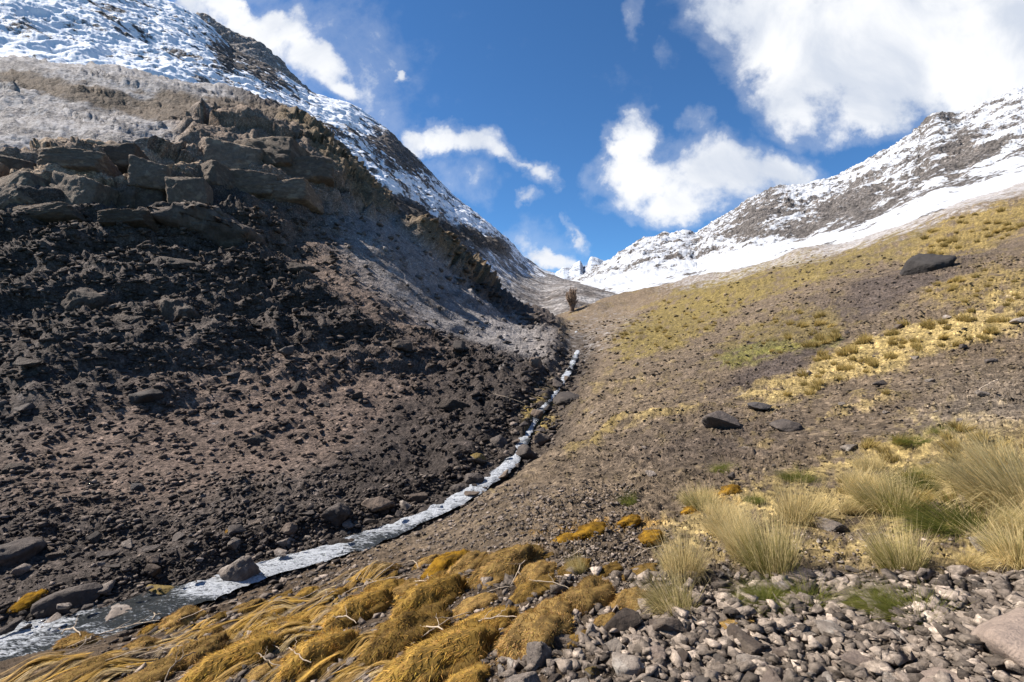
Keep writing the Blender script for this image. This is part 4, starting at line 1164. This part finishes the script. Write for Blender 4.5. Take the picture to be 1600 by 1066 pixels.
for a in [
    (1068, 895, 100, 100, 'blond', "slender blond grass tussock next to the moss cushions, leftmost of the large ones"),
    (1052, 955, 110, 95, 'mixed', "green-footed tussock growing directly above the rubble"),
    (1130, 830, 80, 70, 'blond', "thin pale tussock standing behind the two leftmost large ones"),
    (1100, 790, 60, 40, 'blond', "short yellow tussock behind the thin pale one"),
    (1205, 895, 130, 130, 'mixed', "big blond tussock with green foot, left of the dark oval boulder"),
    (1250, 812, 110, 75, 'blond', "bright blond tussock rising behind the dark oval boulder"),
    (1160, 870, 70, 80, 'blond', "pale wispy tussock squeezed against the big blond one"),
    (1390, 800, 120, 85, 'mixed', "olive tussock in the middle of the tussock group"),
    (1430, 760, 90, 60, 'green', "green tussock farthest back in the tussock group"),
    (1495, 825, 150, 95, 'green', "dark green spiky tussock, darkest of the group"),
    (1408, 890, 110, 90, 'mixed', "grey-green round tussock standing in front of the olive one"),
    (1590, 790, 180, 150, 'blond', "tall straw-coloured tussock at the right edge"),
    (1600, 880, 130, 90, 'blond', "straw tussock below the tall one at the right edge"),
    (1555, 730, 90, 60, 'blond', "flattened straw tussock left of the tall one"),
    (1255, 950, 130, 62, 'low', "low green grass mat below the flat beige stone"),
    (1195, 945, 80, 58, 'low', "small low green mat left of the larger mat"),
    (1430, 965, 130, 80, 'low', "dark green grass mat beside the big tan slab"),
    (1370, 950, 80, 58, 'low', "olive grass mat left of the dark green mat"),
    (902, 898, 42, 42, 'mixed', "lone wispy tuft among the moss cushions"),
    (985, 790, 36, 36, 'green', "little green shrub-like tuft on the bare brown scree"),
    (1180, 785, 34, 22, 'low', "small olive tuft above the thin pale tussock"),
    (1455, 745, 60, 34, 'low', "green patch tuft at the back of the tussocks"),
    (1430, 692, 60, 28, 'low', "green tuft on the scree above the tussocks"),
    (1482, 676, 50, 22, 'low', "second green tuft, higher on the scree to the right"),
    (1135, 735, 44, 22, 'low', "olive tuft below the dark humped boulder"),
    (1330, 800, 60, 40, 'blond', "short dry tuft right of the dark oval boulder"),
    (1340, 770, 80, 50, 'blond', "dry pale tussock between the bright blond and the olive one"),
    (1520, 880, 70, 34, 'blond', "low dry tuft in front of the dark green tussock"),
]:
    tussock(a[0], a[1], a[2], a[3], a[4], a[5])
n = tries = 0
while n < 12 and tries < 2000:
    tries += 1
    px, py = random.uniform(1060, 1640), random.uniform(715, 900)
    p_, i_, j_ = at(px, py)
    if gcov[i_, j_] < 0.25 or any(abs(px - a) < 75 and -15 < py - b < 75 for a, b in ((1290, 818), (1495, 800), (1405, 875), (1240, 890))): continue
    n += 1
    s_ = random.uniform(50, 110) * (0.55 + 0.6 * (py - 715) / 185)
    tussock(px, py, s_ * 1.25, s_ * random.uniform(0.5, 0.8), random.choice(['blond', 'blond', 'mixed', 'low']), "pale dry tussock crowding between the larger grass tussocks at the right", "crowded dry tussocks")
# small tufts over the grassy bands of the slope, each a plant of its own
def tufts(n, zone, size, kind, label, group):
    done = tries = 0
    while done < n and tries < n * 40:
        tries += 1
        px, py = random.uniform(zone[0], zone[2]), random.uniform(zone[1], zone[3])
        p, i, j = at(px, py)
        if gcov[i, j] < 0.45: continue
        s = random.uniform(*size)
        tussock(px, py, s * 1.1, s * 0.8, kind, label, group, "grass_tuft", "grass tuft")
        done += 1
tufts(90, (1230, 495, 1600, 620), (12, 24), 'small', "small dry tuft on the pale yellow grass bank of the right slope", "tufts on the pale grass bank")
tufts(45, (1300, 640, 1600, 800), (16, 34), 'small', "small dry tuft on the stony ground behind the tussocks", "tufts behind the tussocks")
tufts(60, (1440, 330, 1600, 490), (8, 16), 'small', "tiny golden tuft near the top right of the slope", "tufts near the black boulder")
tufts(60, (950, 470, 1260, 580), (6, 11), 'small', "tiny olive tuft on the olive grass of the middle slope", "tufts on the olive grass")

# ------------------------------------------------------------------ golden moss cushions and combed dry grass
def cushion_mesh(seed, gold, dark, fibres=3800, length=0.10, combed=0.6, sx=1.0, ropes=0.0):
    """a domed cushion about two units long (x), 1.3 wide, 0.6 high, furred with fibres combed towards -x"""
    global rng
    rng = np.random.default_rng(seed)
    v, f = ICO[4]
    keep = v.copy()
    x, y_, z_ = keep[:, 0], keep[:, 1], keep[:, 2]
    bumpy = 1 + 0.46 * fbm(x + seed, y_, z_, 1.5, 3) + 0.08 * fbm(x + seed, y_ * 1.8, z_, 4.0, 3) + ropes * 0.16 * fbm(x * 0.35 + seed, y_ * 1.6 + 0.4 * x, z_ * 1.2, 2.2, 3, 0.5, ridged=True)
    p = keep * bumpy[:, None] * np.array([sx, 0.66, 0.55])
    p[:, 2] += 0.10 * p[:, 0]                                  # higher at the upper end
    cg = np.array(gold); cd = np.array(dark)
    mixv = smooth(fbm(x + seed, y_, z_, 2.2, 3), -0.35, 0.35)
    cb = cd + (cg * 0.7 - cd) * (0.15 + 0.75 * mixv[:, None])
    tri4 = np.concatenate([f, f[:, 2:3]], 1)
    fi = rng.integers(0, len(f), fibres)
    w = rng.dirichlet((1, 1, 1), fibres)
    b = (p[f[fi]] * w[..., None]).sum(1)
    ok = b[:, 2] > -0.25
    b = b[ok]; fi = fi[ok]; n = len(b)
    nrm = b / np.array([sx, 0.66, 0.55]) ** 2; nrm /= np.linalg.norm(nrm, axis=1, keepdims=True)
    flow = np.stack([-np.ones(n), rng.normal(0, 0.35, n), rng.normal(-0.1, 0.2, n)], 1)
    flow -= (flow * nrm).sum(1, keepdims=True) * nrm
    d = nrm * (1 - combed) + flow * combed + rng.normal(0, 0.28, (n, 3))
    side = np.cross(d, nrm); side /= np.linalg.norm(side, axis=1, keepdims=True) + 1e-9
    tone = rng.uniform(0.45, 1.35, (n, 1)) * (0.75 + 0.5 * smooth(fbm(b[:, 0] * 1.0 + seed, b[:, 1] * 2.5, b[:, 2], 2.0, 3), -0.3, 0.4))[:, None]
    c1 = cg * tone * np.stack([np.ones(n), rng.uniform(.85, 1.08, n), rng.uniform(.7, 1.3, n)], 1)
    L = length * rng.uniform(0.5, 1.6, n)
    fur = strips(b - nrm * 0.01, d, L, 0.25 * np.ones(n), 0.0125 * rng.uniform(.5, 1.6, n), c1 * 0.8, c1 * 1.2, 3, side)
    me_v, me_f, me_c = join([(p, tri4, cb), fur])
    # triangles of the body were padded to quads: rebuild as two face sets
    nb = len(f)
    me = bpy.data.meshes.new("moss_cushion")
    quads = me_f[nb:]; tris = me_f[:nb, :3]
    me.vertices.add(len(me_v)); me.vertices.foreach_set("co", me_v.astype(np.float32).ravel())
    loops = np.concatenate([tris.ravel(), quads.ravel()]).astype(np.int32)
    me.loops.add(len(loops)); me.loops.foreach_set("vertex_index", loops)
    me.polygons.add(len(tris) + len(quads))
    st = np.concatenate([np.arange(len(tris)) * 3, len(tris) * 3 + np.arange(len(quads)) * 4]).astype(np.int32)
    me.polygons.foreach_set("loop_start", st)
    me.polygons.foreach_set("loop_total", np.concatenate([np.full(len(tris), 3), np.full(len(quads), 4)]).astype(np.int32))
    sm_ = np.zeros(len(tris) + len(quads), bool); sm_[:len(tris)] = True
    me.polygons.foreach_set("use_smooth", sm_)
    me.update(calc_edges=True)
    set_colour(me, me_c); me.materials.append(M_MOSS)
    return me
GOLD, OCHRE, TAN, ORANGE = (0.53, 0.335, 0.085), (0.33, 0.21, 0.06), (0.47, 0.31, 0.11), (0.50, 0.28, 0.035)
DK = (0.06, 0.038, 0.018)
CUSH = {'velvet': [cushion_mesh(s, TAN if s % 2 else OCHRE, DK, 8000, 0.10, 0.5) for s in (31, 32, 33, 34)],
        'shaggy': [cushion_mesh(s, GOLD if s % 2 else TAN, DK, 6500, 0.15, 0.62, 1.05, 1.0) for s in (41, 42, 43, 44, 45)],
        'orange': [cushion_mesh(s, ORANGE, DK, 2600, 0.12, 0.5) for s in (51, 52)]}

def mat_mesh(seed, n=340):
    """a swath of long dry strands combed along x over a low hump, two units long"""
    global rng
    rng = np.random.default_rng(seed)
    P0 = []
    seg = 9
    t = np.linspace(0, 1, seg + 1)
    nrope = 13
    rope = [(rng.uniform(0.0, 1.0), rng.normal(0, 0.34), rng.uniform(0.7, 1.7), rng.uniform(0, 6), rng.uniform(0.02, 0.14), rng.normal(0, 0.14)) for _ in range(nrope)]
    for _ in range(n):
        x0, y0, L, ph, lf, dv = rope[_ % nrope]
        x0 += rng.normal(0, 0.06); L *= rng.uniform(0.7, 1.05); spread = rng.normal(0, 0.018)
        x = x0 - L * t
        yb = y0 * (1 + 0.3 * t) + dv * t + 0.06 * np.sin(ph + 5 * t) + spread * (1 + 2.2 * t)
        lift = lf + rng.normal(0, 0.012)
        hump = 0.20 * np.exp(-((x - 0.1) / 0.55) ** 2) * np.exp(-(yb / 0.42) ** 2) + 0.05 * np.sin(5 * x + seed) - 0.02
        z = hump + lift * np.sin(np.pi * t) + rng.normal(0, 0.014) + 0.02
        P0.append(np.stack([x, yb, z], 1))
    P0 = np.array(P0)
    tang = np.gradient(P0, axis=1)
    side = np.cross(tang, np.array([0, 0, 1.0])); side /= np.linalg.norm(side, axis=2, keepdims=True) + 1e-9
    wd = rng.uniform(0.006, 0.022, (n, 1)) * (1 - 0.7 * t ** 2)[None]
    V = np.stack([P0 - side * wd[..., None] * .5, P0 + side * wd[..., None] * .5], 2).reshape(n, -1, 3)
    m = 2 * (seg + 1)
    q = np.array([[2 * s, 2 * s + 1, 2 * s + 3, 2 * s + 2] for s in range(seg)])
    F = (np.arange(n)[:, None, None] * m + q[None]).reshape(-1, 4)
    pal = np.array([GOLD, TAN, OCHRE, (0.55, 0.42, 0.22), (0.30, 0.21, 0.11), TAN, GOLD, (0.36, 0.28, 0.18)])
    c = pal[(np.arange(n) % nrope * 7 + seed) % len(pal)] * rng.uniform(0.7, 1.2, (n, 1))
    K = np.repeat(c[:, None], m, 1)
    me = mesh_from_arrays("dry_grass_swath", V.reshape(-1, 3), F, False)
    set_colour(me, K.reshape(-1, 3)); me.materials.append(M_MOSS)
    return me
SWATH = [mat_mesh(s) for s in (61, 62, 63, 64)]

def lay(px, py, w, me, name, label, cat, group=None, hf=1.0, slant=0.5, lift=0.0, wf=1.0):
    """lay a long thing on the ground with its length running up to the right, as seen"""
    p, i, j = at(px, py)
    a, _, _ = at(px - 40, py + 40 * slant); b, _, _ = at(px + 40, py - 40 * slant)
    ax = (b - a)
    if ax.length > 8 * 80 * p[1] / 800 or ax.length < 1e-4: ax = Vector((1, 0.6, 0.1))
    ax.normalize()
    up = (normal_at(i, j) + Vector((0, 0, 0.6))).normalized()
    yv = up.cross(ax).normalized(); zv = ax.cross(yv).normalized()
    s = 0.5 * w * p[1] / 800
    o = bpy.data.objects.new(name, me); C.objects.link(o)
    o.rotation_euler = Matrix((ax, yv, zv)).transposed().to_euler()
    o.scale = (s, s * wf, s * hf)
    o.location = p + zv * lift * s
    tag(o, label, cat, group)
    return o

for (px, py, w, kind, hf, label) in [
    (672, 948, 110, 'shaggy', 1.1, "arched golden moss cushion at the centre of the cushion field"),
    (640, 1008, 140, 'velvet', 1.1, "large domed olive-gold cushion below the arched one"),
    (690, 1045, 170, 'shaggy', 0.9, "long combed golden cushion at the bottom edge left of the rubble"),
    (838, 1003, 130, 'velvet', 1.0, "smooth velvety ochre cushion draped over the rough grey stone"),
    (918, 945, 100, 'velvet', 1.2, "tall smooth ochre cushion with a dark hollow on its right"),
    (865, 965, 90, 'velvet', 0.9, "ochre cushion left of the tall smooth one"),
    (988, 948, 76, 'velvet', 1.0, "ochre cushion touching the green-footed tussock"),
    (950, 982, 66, 'velvet', 0.8, "small ochre cushion between two smooth cushions and the rubble"),
    (1137, 980, 84, 'velvet', 0.5, "lone moss-covered ochre lump lying in the rubble, rightmost of the cushions"),
    (905, 1005, 44, 'velvet', 1.0, "little round ochre cushion beside the pale upright stone"),
    (838, 905, 70, 'velvet', 0.9, "brown-gold cushion near the top of the cushion field"),
    (790, 895, 100, 'shaggy', 1.1, "shaggy yellow cushion with long hanging strands"),
    (700, 888, 80, 'orange', 0.9, "bright orange-yellow cushion at the top left of the cushion field"),
    (560, 962, 100, 'shaggy', 0.9, "combed golden cushion left of the arched one"),
    (500, 1035, 110, 'shaggy', 1.1, "shaggy golden cushion with dark hollows at lower left"),
    (595, 932, 80, 'shaggy', 0.7, "low golden cushion at the upper left margin of the field"),
    (360, 1045, 130, 'shaggy', 0.8, "wide dark-bellied golden cushion near the bottom left"),
    (430, 1000, 100, 'shaggy', 0.8, "low combed cushion above the wide one"),
    (760, 985, 90, 'shaggy', 0.8, "brown cushion among dead twigs in the middle of the field"),
    (738, 950, 70, 'velvet', 0.6, "flat grey-gold cushion right of the arched one"),
    (1140, 772, 44, 'orange', 0.8, "small orange-brown cushion on the scree above the tussocks"),
    (1080, 800, 34, 'orange', 0.8, "bright orange cushion next to the short yellow tussock"),
    (925, 832, 70, 'orange', 0.6, "orange cushion strip on the brown scree above the field"),
    (880, 846, 50, 'orange', 0.6, "smaller orange cushion left of the strip"),
    (985, 822, 44, 'orange', 0.7, "orange cushion right of the strip, below the shrub-like tuft"),
    (1020, 840, 50, 'orange', 0.7, "orange cushion closest to the leftmost tussock"),
    (45, 944, 44, 'orange', 0.6, "small yellow cushion on the far bank at the left edge"),
    (362, 832, 22, 'orange', 0.8, "tiny yellow cushion alone on the far bank"),
    (1000, 900, 60, 'velvet', 0.6, "flat tan cushion behind the ochre ones, by the pale gravel"),
    (950, 900, 50, 'velvet', 0.7, "little tan cushion behind the tall smooth one"),
]:
    lay(px, py, w, random.choice(CUSH[kind]), "moss_cushion", label, "moss cushion", "golden moss cushions", hf=hf, slant=0.45)
def in_field(px, py):
    top = np.interp(px, [0, 150, 400, 560, 700, 860, 960], [1045, 1000, 950, 912, 872, 862, 890])
    right = np.interp(py, [860, 930, 985, 1066], [960, 900, 800, 740])
    return py > top and px < right
n = tries = 0
spots = []
while n < 100 and tries < 9000:
    tries += 1
    px, py = random.uniform(60, 950), random.uniform(870, 1075)
    w0 = random.uniform(36, 96) * (0.65 + 0.5 * (py - 870) / 190)
    if not in_field(px, py) or True in [math.hypot(px - a, (py - b) * 1.9) < 0.50 * (w0 + c) for a, b, c in spots]: continue
    spots.append((px, py, w0)); n += 1
    lay(px, py, w0, random.choice(CUSH[random.choice(['shaggy', 'velvet']) if px < 780 else 'velvet']), "moss_cushion",
        "golden shaggy moss cushion in the crowded field left of the rubble", "moss cushion", "crowded moss cushions", hf=random.uniform(0.65, 1.0), slant=0.45)
n = tries = 0
while n < 34 and tries < 4000:
    tries += 1
    px, py = random.uniform(-10, 700) * random.uniform(0.6, 1), random.uniform(880, 1080)
    if not in_field(px, py): continue
    _, ii, jj = at(px, py)
    if SDist[ii, jj] < 1.6: continue
    n += 1
    lay(px, py, random.uniform(70, 150), random.choice(SWATH), "dry_grass_swath", "combed swath of long golden dry grass sloping to the stream", "dry grass", "golden grass swaths",
        hf=random.uniform(0.7, 1.1), slant=random.uniform(0.3, 0.6), wf=random.uniform(0.6, 1.0))

# ------------------------------------------------------------------ dead twigs and roots
def twig_mesh(seed):
    r = np.random.default_rng(seed)
    def tube(p, rad):
        n, m = len(p), 6
        tg = np.gradient(p, axis=0); tg /= np.linalg.norm(tg, axis=1, keepdims=True)
        a = np.cross(tg, [0, 0, 1.0]); a /= np.linalg.norm(a, axis=1, keepdims=True) + 1e-9; b = np.cross(tg, a)
        th = np.arange(m) * 2 * np.pi / m
        v = p[:, None] + rad[:, None, None] * (a[:, None] * np.cos(th)[None, :, None] + b[:, None] * np.sin(th)[None, :, None])
        q = []
        for i in range(n - 1):
            for k in range(m):
                q.append([i * m + k, i * m + (k + 1) % m, (i + 1) * m + (k + 1) % m, (i + 1) * m + k])
        return v.reshape(-1, 3), np.array(q), np.zeros((n * m, 3))
    t = np.linspace(-1, 1, 14)
    p = np.stack([t, 0.10 * np.sin(1.8 * t + seed) + 0.015 * r.normal(size=14), 0.14 - 0.12 * t ** 2 + 0.012 * r.normal(size=14)], 1)
    parts = [tube(p, 0.017 * (1 - 0.4 * t ** 2))]
    for s in range(r.integers(1, 3)):
        k = r.integers(4, 10); L = r.uniform(0.3, 0.7)
        tt = np.linspace(0, 1, 7)
        b = p[k] + np.outer(tt * L, [0.8 * r.choice([-1, 1]), r.uniform(-.7, .7), r.uniform(0.05, .4)]) + 0.02 * r.normal(size=(7, 3))
        b[0] = p[k]
        parts.append(tube(b, 0.010 * (1 - 0.6 * tt)))
    v, f, c = join(parts)
    me = mesh_from_arrays("dead_twig", v, f); me.materials.append(M_TWIG)
    return me
TWIG = [twig_mesh(s) for s in range(71, 77)]
n = 0
while n < 48:
    px, py = random.uniform(60, 960), random.uniform(850, 1070)
    if not in_field(px, py + 18): continue
    _, ii, jj = at(px, py)
    if SDist[ii, jj] < 2.0: continue
    n += 1
    lay(px, py, random.uniform(40, 130), random.choice(TWIG), "dead_twig", "bleached dead twig lying across the golden moss and grass", "twig", "dead twigs on the moss",
        hf=random.uniform(0.6, 1.5), slant=random.choice([0.5, 0.7, 0.3, 1.2, -0.4]), lift=0.25)
for (px, py, w, sl, label) in [
    (1545, 610, 90, 0.9, "thin grey branch lying across the stony bank at the right"),
    (905, 872, 60, 0.6, "dark dead branch at the top of the moss field"),
    (795, 632, 60, -0.35, "pale root reaching into the upper stream from the left bank"),
    (1010, 870, 70, 0.35, "grey branch lying on gravel left of the leftmost tussock"),
]:
    lay(px, py, w, random.choice(TWIG), "dead_branch", label, "branch", hf=0.7, slant=sl, lift=0.15)

# ------------------------------------------------------------------ the bare brown tree at the head of the gully
def build_tree():
    global rng
    rng = np.random.default_rng(97)
    p, i, j = at(893, 489)
    s = p[1] / 800 * 38
    root = bpy.data.objects.new("bare_tree", None); C.objects.link(root)
    root.location = p - Vector((0, 0, 0.02 * s))
    tag(root, "bare brown tree flaring upward on the floor at the head of the gully", "tree")
    def limb(a, b, r0, r1, n=8):
        t = np.linspace(0, 1, n)
        pts = a + np.outer(t, b - a) + 0.02 * np.sin(6 * t)[:, None] * rng.normal(size=3)
        m = 7
        tg = np.gradient(pts, axis=0); tg /= np.linalg.norm(tg, axis=1, keepdims=True)
        x = np.cross(tg, [0.3, 1, 0.1]); x /= np.linalg.norm(x, axis=1, keepdims=True); y_ = np.cross(tg, x)
        th = np.arange(m) * 2 * np.pi / m; rad = r0 + (r1 - r0) * t
        v = pts[:, None] + rad[:, None, None] * (x[:, None] * np.cos(th)[None, :, None] + y_[:, None] * np.sin(th)[None, :, None])
        q = [[i_ * m + k, i_ * m + (k + 1) % m, (i_ + 1) * m + (k + 1) % m, (i_ + 1) * m + k] for i_ in range(n - 1) for k in range(m)]
        return v.reshape(-1, 3), np.array(q), np.zeros((n * m, 3))
    parts = [limb(np.array([0, 0, -0.05]), np.array([0.02, 0, 0.3]), 0.12, 0.08)]
    tips = []
    for k in range(34):
        a = rng.uniform(0, 6.28); o = rng.uniform(0.03, 0.30)
        e = np.array([math.cos(a) * o, math.sin(a) * o, rng.uniform(0.45, 1.0)])
        st = np.array([0.01, 0, rng.uniform(0.06, 0.3)])
        parts.append(limb(st, e, 0.035, 0.010)); tips.append((st, e))
    v, f, c = join(parts)
    me = mesh_from_arrays("trunk", v * s, f); link("trunk", me, M_BARK, root)
    n = 3800
    which = rng.integers(0, len(tips), n); t = rng.uniform(0.25, 1.0, n)
    A = np.array([tips[w][0] for w in which]); B = np.array([tips[w][1] for w in which])
    base = A + (B - A) * t[:, None]
    d = (B - A) + rng.normal(0, 0.35, (n, 3))
    cc = np.array((0.40, 0.315, 0.25)) * rng.uniform(0.6, 1.3, (n, 1))
    v, f, c = strips(base, d, rng.uniform(0.05, 0.16, n), 0.1 * np.ones(n), np.full(n, 0.022), cc, cc, 2)
    me = mesh_from_arrays("crown", v * s, f, False); set_colour(me, c); link("crown", me, M_MOSS, root)
build_tree()
